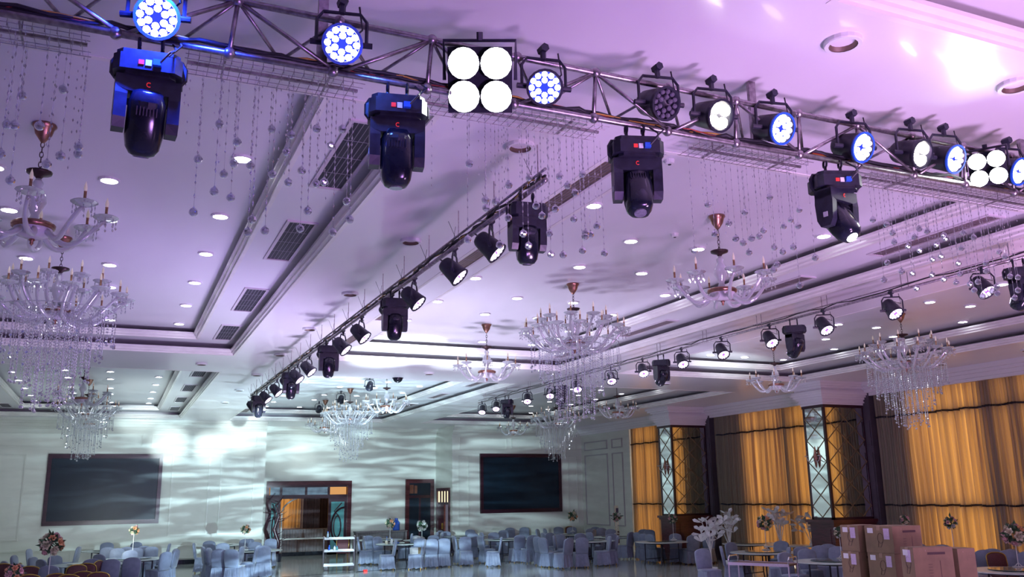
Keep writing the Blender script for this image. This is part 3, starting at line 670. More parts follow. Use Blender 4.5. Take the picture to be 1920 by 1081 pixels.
# ------------------------------------------------------------------ stage lights
def led_par(name, mt, near, label, cat, group, loc, aim, side_dir, mat_ring='black_plastic', hang=(0, 0, 1)):
    root = empty(name, loc, 0, label, cat, group)
    q = (Vector(aim)-Vector(loc)).to_track_quat('Z', 'Y').to_matrix().to_4x4()
    r = .115
    MB().lathe([(0, -.19), (.045, -.19), (.075, -.175), (.088, -.15), (.10, -.05), (r-.005, .04), (r, .05), (r, .085), (r-.012, .085), (r-.014, .045), (0, .045)], 20, q).build('housing', 'black_plastic', root, True)
    pm = {'led_blue': 'plate_blue', 'led_white': 'plate_blue', 'led_violet': 'plate_violet'}.get(mt)
    if pm: MB().lathe([(0, .050), (r-.013, .050)], 20, q).build('glowing_face', pm, root)  # plate emission stands in for LED light scattered over the face
    MB().lathe([(r-.012, .086), (r+.004, .086), (r+.004, .07)], 20, q).build('front_ring', mat_ring, root)
    def cell(x, y, rad, nm='led_lens'):
        return [(x+rad*math.cos(2*PI*k/8), y+rad*math.sin(2*PI*k/8), .075) for k in range(8)]
    cells = [(.083*math.cos(2*PI*k/12), .083*math.sin(2*PI*k/12)) for k in range(12)]+[(.046*math.cos(2*PI*(k+.5)/6), .046*math.sin(2*PI*(k+.5)/6)) for k in range(6)]
    if mt == 'cob_warm': cells = [(.043*a, .043*b_) for a in (-1, 1) for b_ in (-1, 1)]
    rad = .0165 if mt == 'led_violet' else .040 if mt == 'cob_warm' else .019
    if near:
        for (x, y) in cells:
            o = MB().lathe([(0, .081), (rad*.7, .079), (rad, .070), (rad, .05)], 10, q @ Matrix.Translation((x, y, 0))).build('led_lens', mt, root)
    else:
        m_ = MB()
        for (x, y) in cells: m_.lathe([(0, .081), (rad, .076), (rad, .06)], 8, q @ Matrix.Translation((x, y, 0)))
        m_.build('led_lenses', mt, root)['kind'] = 'stuff'
    # bracket
    s = Vector(side_dir).normalized(); hg = Vector(hang).normalized(); w_ = .145; hh = .20
    p = [s*w_, s*w_+hg*hh*.75, s*w_*.75+hg*hh, -s*w_*.75+hg*hh, -s*w_+hg*hh*.75, -s*w_]
    MB().tube(p, .011, 5).build('bracket', 'black_plastic', root)
    k = MB().tube([s*(r-.01), s*(w_+.035)], .018, 8).tube([-s*(r-.01), -s*(w_+.035)], .018, 8); k.build('bracket_knob', 'black_plastic', root)
    MB().tube([hg*hh*.97, hg*(hh+.07)], .02, 6).tube([hg*(hh+.07)+Vector((0, -.035, 0)), hg*(hh+.07)+Vector((0, .035, 0))], .03, 6).build('clamp', 'black_plastic', root)
    MB().tube([q @ Vector((0, 0, -.18)), q @ Vector((.05, 0, -.25)), hg*(hh*.5)+s*.12, hg*(hh+.05)+s*.10], .006, 4).build('power_cable', 'black_cable', root)
    return root
def moving_head(label, loc, yaw, pan, tilt, near, beam_on=False, group='moving heads'):
    # loc: top of the base (under the clamps)
    root = empty('moving_head_light', loc, yaw, label, 'moving head', group); root.scale = (.9, .9, .93)
    b = MB()
    prof = [(-.19, -.10), (-.15, -.14), (.15, -.14), (.19, -.10), (.19, .10), (.15, .14), (-.15, .14), (-.19, .10)]
    b.prism(prof, -.125, -.03); b.prism([(x*.92, y*.92) for x, y in prof], -.03, 0); b.prism([(x*.8, y*.8) for x, y in prof], -.145, -.125)
    b.build('base', 'black_plastic', root)
    for s in (-1, 1):
        MB().tube([(s*.14, 0, 0), (s*.18, 0, -.0), (s*.20, 0, -.035), (s*.20, 0, -.10), (s*.175, 0, -.13)], .018, 6).build('handle', 'black_plastic', root)
        c = MB().tube([(s*.065, 0, 0), (s*.065, 0, .07)], .012, 6).tube([(s*.065+.035*math.cos(t_)*0+0, .032*math.cos(t_), .10+.032*math.sin(t_)) for t_ in [2*PI*q/10 for q in range(10)]], .010, 5, closed=True).b2(s*.065-.035, s*.065+.035, -.012, .012, -.005, .01)
        c.build('hook_clamp', 'black_plastic', root)
    if near:
        MB().b2(-.05, -.02, -.146, -.138, -.095, -.068).build('power_inlet', 'red_plastic', root)
        MB().b2(-.012, .022, -.146, -.138, -.10, -.064).build('data_socket', 'white_plastic', root)
        MB().b2(.03, .075, -.17, -.138, -.10, -.064).build('blue_plug', 'blue_plastic', root)
        MB().tube([(.07, -.165, -.08), (.12, -.20, -.03), (.15, -.10, .04), (.12, 0, .12)], .007, 5).build('power_cable', 'black_cable', root)
        MB().tube([(.10, -.13, -.03), (.18, -.16, .04), (.16, -.02, .13)], .006, 5).build('data_cable', 'black_cable', root)
    yoke = bpy.data.objects.new('yoke', None)
    y = MB(); Hh = .40
    arm = [(-.075, -.16), (.075, -.16), (.085, -.26), (.075, -.40), (.045, -.455), (-.045, -.455), (-.075, -.40), (-.085, -.26)]
    rz = Matrix.Rotation(pan, 4, 'Z')
    for s in (-1, 1):
        vs = [(s*.18, a, c) for a, c in arm]+[(s*.112, a*.92, c) for a, c in arm]; n = 8
        y.add(vs, [tuple(range(n)), tuple(range(n, 2*n))[::-1]]+[(i, n+i, n+(i+1) % n, (i+1) % n) for i in range(n)], rz)
    y.add([(-.18, -.08, -.145), (.18, -.08, -.145), (.18, -.08, -.22), (.115, -.08, -.24), (-.115, -.08, -.24), (-.18, -.08, -.22)]+[(-.18, .08, -.145), (.18, .08, -.145), (.18, .08, -.22), (.115, .08, -.24), (-.115, .08, -.24), (-.18, .08, -.22)],
          [(0, 1, 2, 3, 4, 5)[::-1], (6, 7, 8, 9, 10, 11)]+[(i, (i+1) % 6, 6+(i+1) % 6, 6+i) for i in range(6)], rz)
    yo = y.build('yoke', 'black_plastic', root)
    if near:
        e = MB().tube([rz @ Vector((.013*math.cos(t_), -.084, -.19+.013*math.sin(t_))) for t_ in [PI*.3+1.4*PI*q/8 for q in range(9)]], .003, 4); e.build('red_mark', 'red_plastic', yo)
        MB().b2(-.184, -.179, -.03, .01, -.38, -.34, rz).build('side_sticker', 'grey_label', yo)
    # head: rounded box pivoted between the arms
    T = rz @ Matrix.Translation((0, 0, -.365)) @ Matrix.Rotation(tilt, 4, 'X')
    hb = MB(); secs = []
    for (z, hx, hy) in ((.165, .055, .05), (.15, .085, .085), (.09, .105, .108), (-.02, .107, .112), (-.10, .107, .105), (-.17, .095, .095), (-.205, .072, .072), (-.215, .05, .05)):
        ring = [(hx*math.copysign(abs(math.cos(a))**.65, math.cos(a)), hy*math.copysign(abs(math.sin(a))**.65, math.sin(a)), z) for a in [2*PI*(q+.5)/16 for q in range(16)]]
        secs.append(ring)
    vs = [p for r_ in secs for p in r_]; n = 16
    hb.add(vs, [tuple(range(n))]+[((i+1)*n+j, (i+1)*n+(j+1) % n, i*n+(j+1) % n, i*n+j) for i in range(7) for j in range(n)]+[tuple(7*n+j for j in range(n))[::-1]], T)
    hd = hb.build('lamp_head', 'black_gloss', root, True)
    MB().lathe([(.085, .10), (.11, .10), (.112, .08), (.108, .06)], 16, T @ Matrix.Diagonal((1.0, 1.05, 1, 1))).build('head_band', 'black_plastic', hd)
    if near:
        for s in (-1, 1):
            for q in range(7): MB().b2(-.06+q*.018, -.054+q*.018, s*.108, s*.114, .02, .07, T).build('cooling_slot', 'black_plastic', hd)
    MB().lathe([(0, -.222), (.045, -.222), (.05, -.21)], 14, T).build('lens', 'beam_lens' if beam_on else 'lens_glass', hd)
    return root

# front truss along X
YT = 4.77; ZT, ZB = 5.15, 4.815
tr = empty('front_truss', (0, YT, 0), 0, 'long triangular steel lighting truss crossing the top of the photo', 'truss')
xa, xb = -2.6, 9.4; stp = .585; rearY, rearZ = .30, 4.98
for (nm, yy, zz, rr) in (('top_chord', 0, ZT, .021), ('bottom_chord', 0, ZB, .021), ('rear_chord', rearY, rearZ, .018)):
    MB().tube([(xa, yy, zz), (xb, yy, zz)], rr, 8).build(nm, 'steel', tr, True)
k = 0; x = .44-stp*5
while x < xb-.1:
    MB().ball((x, 0, ZT), .036, 10, 6).build('ball_joint', 'steel', tr, True)
    MB().ball((x-.03, 0, ZB), .036, 10, 6).build('ball_joint', 'steel', tr, True)
    MB().ball((x+stp/2, rearY, rearZ), .032, 10, 6).build('ball_joint', 'steel', tr, True)
    if k % 2 == 1 or x > 3.5: MB().tube([(x, 0, ZT), (x-.03, 0, ZB)], .014, 6).build('post', 'steel', tr, True)
    a, b_ = (ZT, ZB) if k % 2 == 1 else (ZB, ZT)
    MB().tube([(x, 0, a), (x+stp, 0, b_)], .013, 6).build('diagonal_brace', 'steel', tr, True)
    for (zz) in (ZT, ZB):
        MB().tube([(x, 0, zz), (x+stp/2, rearY, rearZ)], .011, 6).build('diagonal_brace', 'steel', tr, True)
        MB().tube([(x+stp, 0, zz), (x+stp/2, rearY, rearZ)], .011, 6).build('diagonal_brace', 'steel', tr, True)
    k += 1; x += stp
for xx in (.95, 4.2, 7.2, -1.6): MB().b2(xx-.03, xx+.03, .10, .13, ZB+.06, Z0).build('hanger', 'steel', tr)
# cable bundle on the bottom chord
def cable(name, pts, r, mt, label=None, parent=None):
    o = MB().tube(pts, r, 5).build(name, mt, parent, True); return o
for q, (mt, r) in enumerate((('black_cable', .014), ('black_cable', .012), ('yellow_cable', .006), ('red_cable', .004), ('black_cable', .010))):
    rnd = random.Random(q); pts = [(xa+.15*i, YT+.03+.02*rnd.random()-.02, ZB+.035+.03*rnd.random()-(.03 if rnd.random() < .15 else 0)) for i in range(int((xb-xa)/.15))]
    tag(MB().tube(pts, r, 5).build('cable', mt, None, True), '%s cable running along the bottom of the front truss, %s of the bundle' % ({'black_cable': 'black', 'yellow_cable': 'thin yellow', 'red_cable': 'thin red'}[mt], ORD[q]), 'cable', 'cables along the front truss')
tt = Vector((.2, -1, -.25))
def on_truss(px, py, off=.05): return aty(px, py, YT-off)
pars1 = [(292, 38, 'led_white', 'brightest round stage light at the upper left, above the first moving head'), (640, 88, 'led_white', 'blazing round stage light between the first and second moving heads'),
         (1020, 170, 'led_blue', 'round stage light with a ring of white dots, right of the blazing blinder'), (1248, 200, 'lens_glass', 'unlit round stage light showing grey lenses'),
         (1350, 222, 'cob_warm', 'warm white four-eye stage light right of the unlit one'), (1465, 246, 'led_blue', 'blue ringed stage light right of the warm four-eye one'), (1615, 281, 'led_blue', 'blue ringed stage light above the fourth moving head'),
         (1725, 293, 'cob_warm', 'second warm four-eye stage light, right of the fourth moving head'), (1788, 303, 'led_blue', 'ringed stage light just left of the right-hand blinder'), (1908, 326, 'led_blue', 'ringed stage light cut by the right edge of the photo')]
for n, (px, py, mt, lb) in enumerate(pars1):
    p = on_truss(px-(12 if n > 2 else 0), py-6, .06 if n > 2 else .08)
    aim = p+Vector((-.18*p.x-.25 if n < 3 else .10, -1, -.45 if n > 1 else -.35))
    if n < 3: aim = CAM.copy(); aim.x += .4
    led_par('led_par_light', mt, True, lb, 'stage light', 'round stage lights on the front truss', p, aim, (1, -.2, 0), 'blue_plastic' if mt in ('led_blue', 'led_white') and n != 2 else 'black_plastic')  # blue ring colour paints in the LED light on the rim
def blinder(px, py, lb, sz):
    p = on_truss(px, py, .10); root = empty('blinder_light', p, 0, lb, 'stage light')
    q = (CAM-p).to_track_quat('Z', 'Y').to_matrix().to_4x4(); s = sz
    MB().b2(-s, s, -s, s, -.12, .0, q).build('housing', 'black_plastic', root)
    for a in (-1, 1):
        for b_ in (-1, 1):
            T = q @ Matrix.Translation((a*s*.5, b_*s*.5, 0))
            MB().lathe([(s*.47, 0), (s*.50, .03), (s*.50, .05), (s*.48, .05), (s*.47, .02)], 16, T).build('lamp_ring', 'black_plastic', root)
            MB().lathe([(0, .035), (s*.25, .03), (s*.48, .012)], 16, T).build('lamp_lens', 'blinder_white', root)
    MB().tube([q @ Vector((-s*1.12, 0, -.05)), q @ Vector((-s*1.12, s*1.2, -.05)), q @ Vector((s*1.12, s*1.2, -.05)), q @ Vector((s*1.12, 0, -.05))], .012, 5).build('bracket', 'black_plastic', root)
    MB().tube([q @ Vector((0, s*1.2, -.05)), q @ Vector((0, s*1.45, -.05))], .02, 6).build('clamp', 'black_plastic', root)
blinder(900, 150, 'blazing square blinder lamp, the brightest glare at the top centre', .20)
blinder(1852, 316, 'four-lamp blinder glaring near the right end of the truss', .14)
mh = [(283, 96, .12, .15, .42, 'first and leftmost moving head under the front truss, tinted deep blue', False, 0), (745, 180, .0, .0, .06, 'second moving head under the front truss, hanging straight, head pointing down', False, 0),
      (1190, 255, -.10, -.1, -.38, 'third moving head under the front truss, its head tilted away', False, 0), (1562, 322, -.15, .55, -.55, 'fourth moving head under the front truss, its head tilted with a small white beam', True, 0)]
for px, py, yw, pan, tl, lb, on, _ in mh:
    p = aty(px, py, YT+.0); p.z = ZB-.12
    p = Vector((aty(px, py, YT).x, YT, ZB-.125))
    moving_head(lb, p, yw-.2, pan, tl, True, on, 'moving heads under the front truss')
b0 = aty(283, 100, YT-.35)
lamp('SPOT', 'blue_flare_fill', (b0.x+.05, YT-.30, 5.05), 600, (0.02, 0.06, 1.0), (b0.x, YT, 4.2), .05, 130, 1)  # added blue spot imitating lens flare tint on the moving head
lamp('SPOT', 'blue_flare_fill', (aty(745, 180, YT).x-.3, YT-.35, 4.95), 30, (0.05, 0.15, 1.0), (aty(745, 180, YT).x, YT, 4.4), .05, 90, 1)  # weaker added blue spot, same flare tint on the second head

# second lighting bar (left beam) and third rail (right)
ZB2 = 5.02
bar = empty('lighting_bar', (3.22, 0, ZB2), 0, 'long lighting bar wrapped in cables running away from the viewer, left of centre', 'truss')
MB().tube([(0, 6.45, 0), (0, 24.6, 0)], .024, 8).build('tube', 'steel', bar, True)
MB().tube([(.0, 6.45, .10), (0, 24.6, .10)], .014, 6).build('upper_tube', 'steel', bar, True)
for k in range(19):
    y = 6.6+k; MB().tube([(0, y, 0), (0, y, Z0-ZB2)], .006, 4).build('hanger', 'steel', bar); MB().tube([(0, y, 0), (0.0, y+.5, .10)], .008, 4).build('lattice_rod', 'steel', bar)
    MB().tube([(0.05, y+.1, 0), (-.06, y+.16, .30)], .003, 3).tube([(0.0, y+.2, 0), (.04, y+.2, .26)], .003, 3).build('cable_tie', 'black_cable', bar)
for q in range(3):
    rnd = random.Random(q+20); pts = [(3.22+.03*rnd.uniform(-1, 1), 6.5+.2*i, ZB2+.035+.035*rnd.random()) for i in range(91)]
    tag(MB().tube(pts, .013 if q < 2 else .006, 4).build('cable', 'black_cable' if q < 2 else 'yellow_cable'), ['thick black cable twisted along the left lighting bar', 'second black cable twisted along the left lighting bar', 'thin yellow cable along the left lighting bar'][q], 'cable')
rail = empty('lighting_rail', (10.2, 0, 5.17), 0, 'thin steel lighting rail running away from the viewer on the right', 'truss')
MB().tube([(0, 6.9, 0), (0, 25.5, 0)], .020, 8).build('tube', 'steel', rail, True)
MB().tube([(0.0, 6.9, .07), (0, 25.5, .07)], .010, 6).build('upper_tube', 'steel', rail, True)
for k in range(12):
    for d in (0, .12): MB().tube([(0, 7.3+1.6*k+d, 0), (0, 7.3+1.6*k+d, Z0-5.17)], .006, 4).build('hanger', 'steel', rail)
for q in range(1):
    rnd = random.Random(q+40); pts = [(10.2+.02*rnd.uniform(-1, 1), 7.0+.3*i, 5.20+.04*rnd.random()) for i in range(60)]
    tag(MB().tube(pts, .010, 4).build('cable', 'black_cable', None, True), 'black cable lying along the right lighting rail', 'cable')
P2 = [7.75, 8.8, 10.25, 11.25, 12.85, 14.05, 15.3, 16.8, 18.0, 19.1, 20.5, 22.0, 24.3]
proto2 = led_par('led_par_light', 'led_violet', False, 'x', 'stage light', 'round stage lights on the left lighting bar', (3.25, P2[0], ZB2-.27), (3.25+.75, P2[0]-.5, ZB2-1.15), (.5, .85, 0))
proto2['label'] = 'first round violet stage light from the near end of the left bar'
for k, y in enumerate(P2[1:]):
    c = copy_tree(proto2); c.location = (3.25, y, ZB2-.27); c['label'] = '%s round violet stage light from the near end of the left bar' % ORD[k+1]
H2 = [6.85, 11.0, 14.95, 18.5, 23.0]
hp = moving_head('first moving head of the left lighting bar, seen through crystal balls', (3.22, H2[0], ZB2-.115), -.15, .05, .12, False, False, 'moving heads on the left lighting bar')
for k, y in enumerate(H2[1:]):
    c = copy_tree(hp); c.location = (3.22, y, ZB2-.115); c.rotation_euler.z = -.15+.05*k; c['label'] = '%s moving head from the near end of the left lighting bar' % ORD[k+1]
P3 = [7.72, 9.22, 10.6, 11.9, 13.25, 14.55, 16.0, 17.35, 19.0, 20.5, 21.9, 24.1, 25.2]
p3 = led_par('led_par_light', 'led_violet', False, 'first round violet stage light from the near end of the right rail, behind crystal balls', 'stage light', 'round stage lights on the right rail', (10.2, P3[0], 5.17-.27), (10.2-.05, P3[0]-.75, 5.17-1.25), (.85, -.5, 0))
for k, y in enumerate(P3[1:]):
    c = copy_tree(p3); c.location = (10.2, y, 5.17-.27); c.rotation_euler.z = -.04*k; c['label'] = '%s round violet stage light from the near end of the right lighting rail' % ORD[k+1]
H3 = [7.2, 11.3, 15.3, 19.9, 23.3]
h3 = moving_head('first moving head of the right rail, at the right edge of the photo', (10.2, H3[0], 5.17-.13), -.75, .9, .6, False, False, 'moving heads on the right rail')
for k, y in enumerate(H3[1:]):
    c = copy_tree(h3); c.location = (10.2, y, 5.17-.13); c.rotation_euler.z = -.7-.1*k; c['label'] = '%s moving head from the near end of the right lighting rail' % ORD[k+1]
# black lamps hanging in the farther middle recess
d3_ = None
for k, (px, py) in enumerate(((693, 724), (639, 749), (598, 767))):
    y = (26.0, 29.5, 33.0)[k]; p = aty(px, py, y)
    if d3_ is None: d3_ = led_par('black_lamp', 'lens_glass', False, 'nearest of three unlit black lamps in the farther middle recess', 'stage light', 'unlit black lamps in the farther middle recess', p, p+Vector((.1, 1, -.6)), (1, 0, 0))
    else:
        c = copy_tree(d3_); c.location = p; c['label'] = ('middle one', 'farthest')[k-1] + ' of three unlit black lamps in the farther middle recess'
    MB().tube([(0, 0, .26), (0, 0, Z2-p.z)], .012, 5).build('drop_rod', 'steel', d3_ if k == 0 else c)
pz = atz(746, 708, Z0); o = empty('dome_camera', (pz.x, pz.y, Z0), 0, 'black half dome on the cross beam above the farther middle recess', 'camera')
MB().lathe([(.13*math.cos(PI/2*k/6), -.13*math.sin(PI/2*k/6)) for k in range(7)], 16).build('dome', 'black_gloss', o, True); MB().lathe([(.13, .0), (.15, -.01), (.15, .0)], 16).build('ring', 'black_plastic', o)
for n, (px, py, sx) in enumerate(((1100-8, 712, .0),)): pass

# light coming out of the round stage lights
for k, y in enumerate(P2):
    if k % 2 == 0: lamp('SPOT', 'par_light', (3.25+.14, y-.09, ZB2-.43), 60, (0.72, 0.60, 1.0), (3.25+1.8, y-1.1, 3.0), .08, 100, .8)
for k, y in enumerate(P3):
    if k % 2 == 0: lamp('SPOT', 'par_light', (10.2, y-.12, 5.17-.42), 35, (0.72, 0.58, 1.0), (10.15, y-2.2, 2.5), .08, 100, .8)

# ------------------------------------------------------------------ crystal bead curtains under the beam edge
YG, ZG = 5.95, 5.30
balls = [[(42,172),(14,226),(28,227),(75,228),(119,160),(148,268),(147,281),(114,284),(88,300),(2,280),(20,330)],
 [(412,225),(372,291),(445,259),(420,319),(402,351),(433,363),(363,390),(510,235),(547,246),(537,278),(511,320),(541,335),(473,404),(465,427),(497,425),(594,234),(642,235),(621,266),(566,313),(593,337),(608,334),(577,388),(563,421),(624,428),(650,370),(656,404),(439,299),(470,303)],
 [(880,300),(954,340),(910,368),(911,383),(929,371),(992,327),(1049,324),(1064,341),(1078,355),(1092,320),(1041,385),(1005,379),(1016,398),(981,431),(991,454),(1030,431),(953,402),(937,452),(1033,470),(1056,471),(1076,404),(1097,437),(1092,463),(877,442),(1119,417),(1098,430),(1107,433),(1133,468)],
 [(1327,377),(1396,392),(1366,412),(1340,432),(1379,441),(1393,449),(1409,441),(1423,437),(1431,426),(1469,418),(1482,406),(1498,387),(1496,418),(1451,458),(1467,466),(1487,457),(1457,490),(1450,499),(1404,467),(1443,363),(1528,477),(1499,529),(1302,463)],
 [(1636,406),(1662,415),(1673,431),(1676,448),(1702,457),(1714,439),(1723,423),(1738,428),(1724,464),(1755,454),(1769,436),(1772,442),(1806,431),(1825,440),(1802,460),(1748,481),(1764,475),(1663,487),(1657,519),(1690,503),(1710,507),(1718,535),(1747,510),(1769,518),(1792,524),(1796,488),(1800,508),(1848,488),(1849,503),(1873,467),(1884,476),(1902,553),(1908,539),(1908,515),(1893,513),(1860,540),(1868,532),(1869,545),(1818,527),(1833,523),(1826,539),(1842,550)]]
spans = [(-2.3, -.38), (.24, 1.43), (1.95, 3.47), (4.38, 5.62), (6.35, 8.75)]
cl = ['leftmost crystal bead curtain, hanging at the left edge under a wire grid', 'crystal bead curtain between the first and second moving heads', 'crystal bead curtain in the centre, under the blazing blinder', 'crystal bead curtain between the third and fourth moving heads', 'dense crystal bead curtain at the right edge, under the four-lamp blinder']
ball_me = MB().ball((0, 0, -.028), .030, 10, 7).mesh('crystal_ball', 'crystal_ball')
ball_cap = MB().lathe([(0, .012), (.008, .008), (.008, -.002)], 6).mesh('ball_cap', 'chrome')
for n, bl in enumerate(balls):
    x0, x1 = spans[n]; xc = (x0+x1)/2
    root = empty('bead_curtain', (xc, YG, ZG), 0, cl[n], 'bead curtain', 'crystal bead curtains'); rnd = random.Random(n)
    MB().tube([(x0-xc, 0, 0), (x1-xc, 0, 0)], .014, 6).build('support_bar', 'steel', root)
    for s in (-.6, .6): MB().tube([(s*(x1-x0)/2, 0, 0), (s*(x1-x0)/2, 0, Z0+.02-ZG)], .005, 4).build('hanger', 'steel', root); MB().tube([(s*(x1-x0)/2, -.16, 0), (s*(x1-x0)/2, .16, 0)], .009, 4).build('cross_arm', 'steel', root)
    g = MB()
    for yy in (-.15, -.08, .08, .15): g.tube([(x0-xc-.02, yy, -.01), (x1-xc+.02, yy, -.01)], .0035, 3)
    k = 0
    while k*.07 < x1-x0: xx = x0-xc+k*.07; g.tube([(xx, -.16, -.01), (xx, .16, -.01)], .0025, 3); g.tube([(xx, -.15, -.035), (xx, -.15, .02)], .0025, 3); k += 1
    g.build('wire_grid', 'steel', root)['kind'] = 'stuff'
    for (px, py) in bl:
        yo = rnd.choice((-.15, -.08, .08, .15)); p = aty(px, py, YG+yo); x = min(max(p.x, x0), x1) if n not in (2, 3) else p.x
        L = ZG-p.z
        s = MB().tube([(0, 0, 0), (0, 0, -L)], .0012, 3, cap=False); z = -.05-rnd.random()*.05
        while z > -L+.05: s.octa((0, 0, z), .0065, .016 if rnd.random() < .6 else .026); z -= rnd.choice((.05, .06, .095))
        st = s.build('bead_strand', 'crystal_clear', root); st.location = (p.x-xc, yo, 0); st['kind'] = 'stuff'
        link('crystal_ball', ball_me, st, (0, 0, -L)); link('ball_cap', ball_cap, st, (0, 0, -L))
    # short strands without a ball
    for q in range(int((x1-x0)*14)):
        L = rnd.uniform(.25, .9); s = MB(); z = -.05
        while z > -L: s.octa((0, 0, z), .005, .014); z -= rnd.choice((.06, .08, .12))
        st = s.build('bead_strand', 'crystal_clear', root); st.location = (rnd.uniform(x0-xc, x1-xc), rnd.choice((-.15, -.08, .08, .15)), 0); st['kind'] = 'stuff'

# ------------------------------------------------------------------ tables, chairs, flowers, boxes, carts
def chair_meshes():
    # covered chair, origin on the floor under the seat, faces +Y
    d = {}
    def arch_poly(w0, w1, z0, z1, zt, n=10):
        # outline in x,z
        p = [(-w0/2, z0), (-w1/2, z0+(z1-z0)*.55), (-w1/2*.98, z1)]
        for k in range(1, n): t = k/n; a = PI*(1-t); p.append((w1/2*.98*math.cos(a)*(1-.0), z1+(zt-z1)*math.sin(a)**.8))
        p += [(w1/2*.98, z1), (w1/2, z0+(z1-z0)*.55), (w0/2, z0)]
        return p
    P = arch_poly(.40, .45, .46, .84, .97)
    def slab(P, y0, y1, lean, zref):
        n = len(P); f = lambda z: -(z-zref)*lean
        vs = [(x, y0+f(z), z) for x, z in P]+[(x, y1+f(z), z) for x, z in P]
        # inner bevelled loops
        cx, cz = 0, sum(z for _, z in P)/n
        vi = [(x*.9, y0-.012+f(z), cz+(z-cz)*.93) for x, z in P]+[(x*.9, y1+.012+f(z), cz+(z-cz)*.93) for x, z in P]
        fs = [tuple(2*n+i for i in range(n)), tuple(3*n+i for i in range(n))[::-1]]
        fs += [(i, (i+1) % n, 2*n+(i+1) % n, 2*n+i) for i in range(n)]+[(n+(i+1) % n, n+i, 3*n+i, 3*n+(i+1) % n) for i in range(n)]
        fs += [((i+1) % n, i, n+i, n+(i+1) % n) for i in range(n)]
        return MB().add(vs+vi, fs)
    d['backrest'] = slab(P, -.24, -.19, .16, .46).mesh('backrest', 'chair_cover', True)
    s = MB(); sec = [(-.20, -.215, .20, .21, .44), (-.21, -.225, .21, .225, .475), (-.19, -.2, .19, .205, .495)]
    vs = []; 
    for (a, b, c, e, z) in sec: vs += [(a, b, z), (c, b, z), (c, e, z), (a, e, z)]
    fs = [(i*4+j, i*4+(j+1) % 4, (i+1)*4+(j+1) % 4, (i+1)*4+j) for i in range(2) for j in range(4)]+[(8, 9, 10, 11)]
    d['seat'] = MB().add(vs, fs).mesh('seat', 'chair_cover', True)
    n = 40; top = []; bot = []
    for k in range(n):
        t = k/n*4; e = int(t); u = t-e
        c = [(-1, -1), (1, -1), (1, 1), (-1, 1)]; a, b = c[e], c[(e+1) % 4]; x, y = a[0]+(b[0]-a[0])*u, a[1]+(b[1]-a[1])*u
        top.append((x*.20, y*.215, .46)); pl = .93 if k % 4 in (1, 2) else 1.06
        if k % 10 in (4, 5, 6): pl *= .93
        bot.append((x*.235*pl, y*.25*pl, .035+.012*(k % 4)))
    d['skirt'] = MB().add(top+bot, [(i, (i+1) % n, n+(i+1) % n, n+i) for i in range(n)]).mesh('skirt', 'chair_cover')
    d['foot'] = MB().tube([(0, 0, 0), (0, 0, .10)], .013, 6).mesh('foot', 'gold_metal')
    # maroon chair
    P2_ = arch_poly(.37, .42, .52, .82, .93)
    d['m_pad'] = slab(P2_, -.22, -.19, .18, .46).mesh('backrest', 'maroon_fabric', True)
    fr = MB().tube([(x*1.06, -.205-(z-.46)*.18, z+.012) for x, z in P2_[0:1]+P2_[1:-1]+P2_[-1:]], .014, 6)
    d['m_frame'] = fr.mesh('back_frame', 'gold_metal', True)
    d['m_seat'] = MB().b2(-.21, .21, -.20, .21, .40, .47).mesh('seat', 'maroon_fabric')
    d['m_leg'] = MB().tube([(0, 0, 0), (0, 0, .42)], .013, 6).mesh('leg', 'gold_metal')
    return d
CM = chair_meshes()
def mk_cov():
    r = empty('covered_chair', (0, 0, 0), 0, 'x', 'chair')
    for k in ('backrest', 'seat', 'skirt'): link(k, CM[k], r)
    for a in (-1, 1):
        for b in (-1, 1): link('foot', CM['foot'], r, (a*.19, b*.20, 0))
    return r
def mk_mar():
    r = empty('maroon_chair', (0, 0, 0), 0, 'x', 'chair')
    link('backrest', CM['m_pad'], r); link('back_frame', CM['m_frame'], r); link('seat', CM['m_seat'], r)
    for a in (-1, 1):
        for b in (-1, 1): link('leg', CM['m_leg'], r, (a*.19, b*.18, 0))
    return r
# tables: name, pixel x, pixel y of the top, short phrase
TB = [('nearleft', 165, 1057, 'the near left table'), ('left', 248, 1047, 'the table below the left screen'), ('left2', 205, 1031, 'the farther left table'), ('aisle', 476, 1031, 'the front table left of the doorway'), ('aisle2', 410, 1021, 'the rear table left of the doorway'),
      ('cart', 752, 1018, 'the table beside the white cart'), ('cart2', 712, 1011, 'the table before the blue bottle'), ('door', 800, 1011, 'the table with the white lily centrepiece'), ('mid', 872, 1004, 'the table before the small doors'),
      ('mid2', 948, 1010, 'the table in the beam of light'), ('scr', 1105, 1013, 'the table below the right screen'), ('scr2', 1062, 997, 'the far table below the right screen'), ('ac', 1152, 1003, 'the table by the air conditioner'), ('pil', 1240, 1008, 'the table before the farther pillar'),
      ('white', 1432, 1034, 'the table behind the metal trolley'), ('show', 1408, 1015, 'the display table behind the silver trees'), ('box', 1562, 1051, 'the table left of the cardboard boxes'), ('show2', 1490, 1008, 'the long display table before the curtains'), ('near', 1905, 1068, 'the near right table'), ('right', 1790, 1023, 'the table behind the cardboard boxes')]
TPOS = {}
for nm, px, py, ph in TB:
    p = atz(px, py, .76); f_ = {'pil': .93, 'right': .85, 'show2': .865, 'scr2': .95, 'ac': .97, 'show': .97}.get(nm, 1)
    TPOS[nm] = (p.x*f_, p.y*f_, ph)
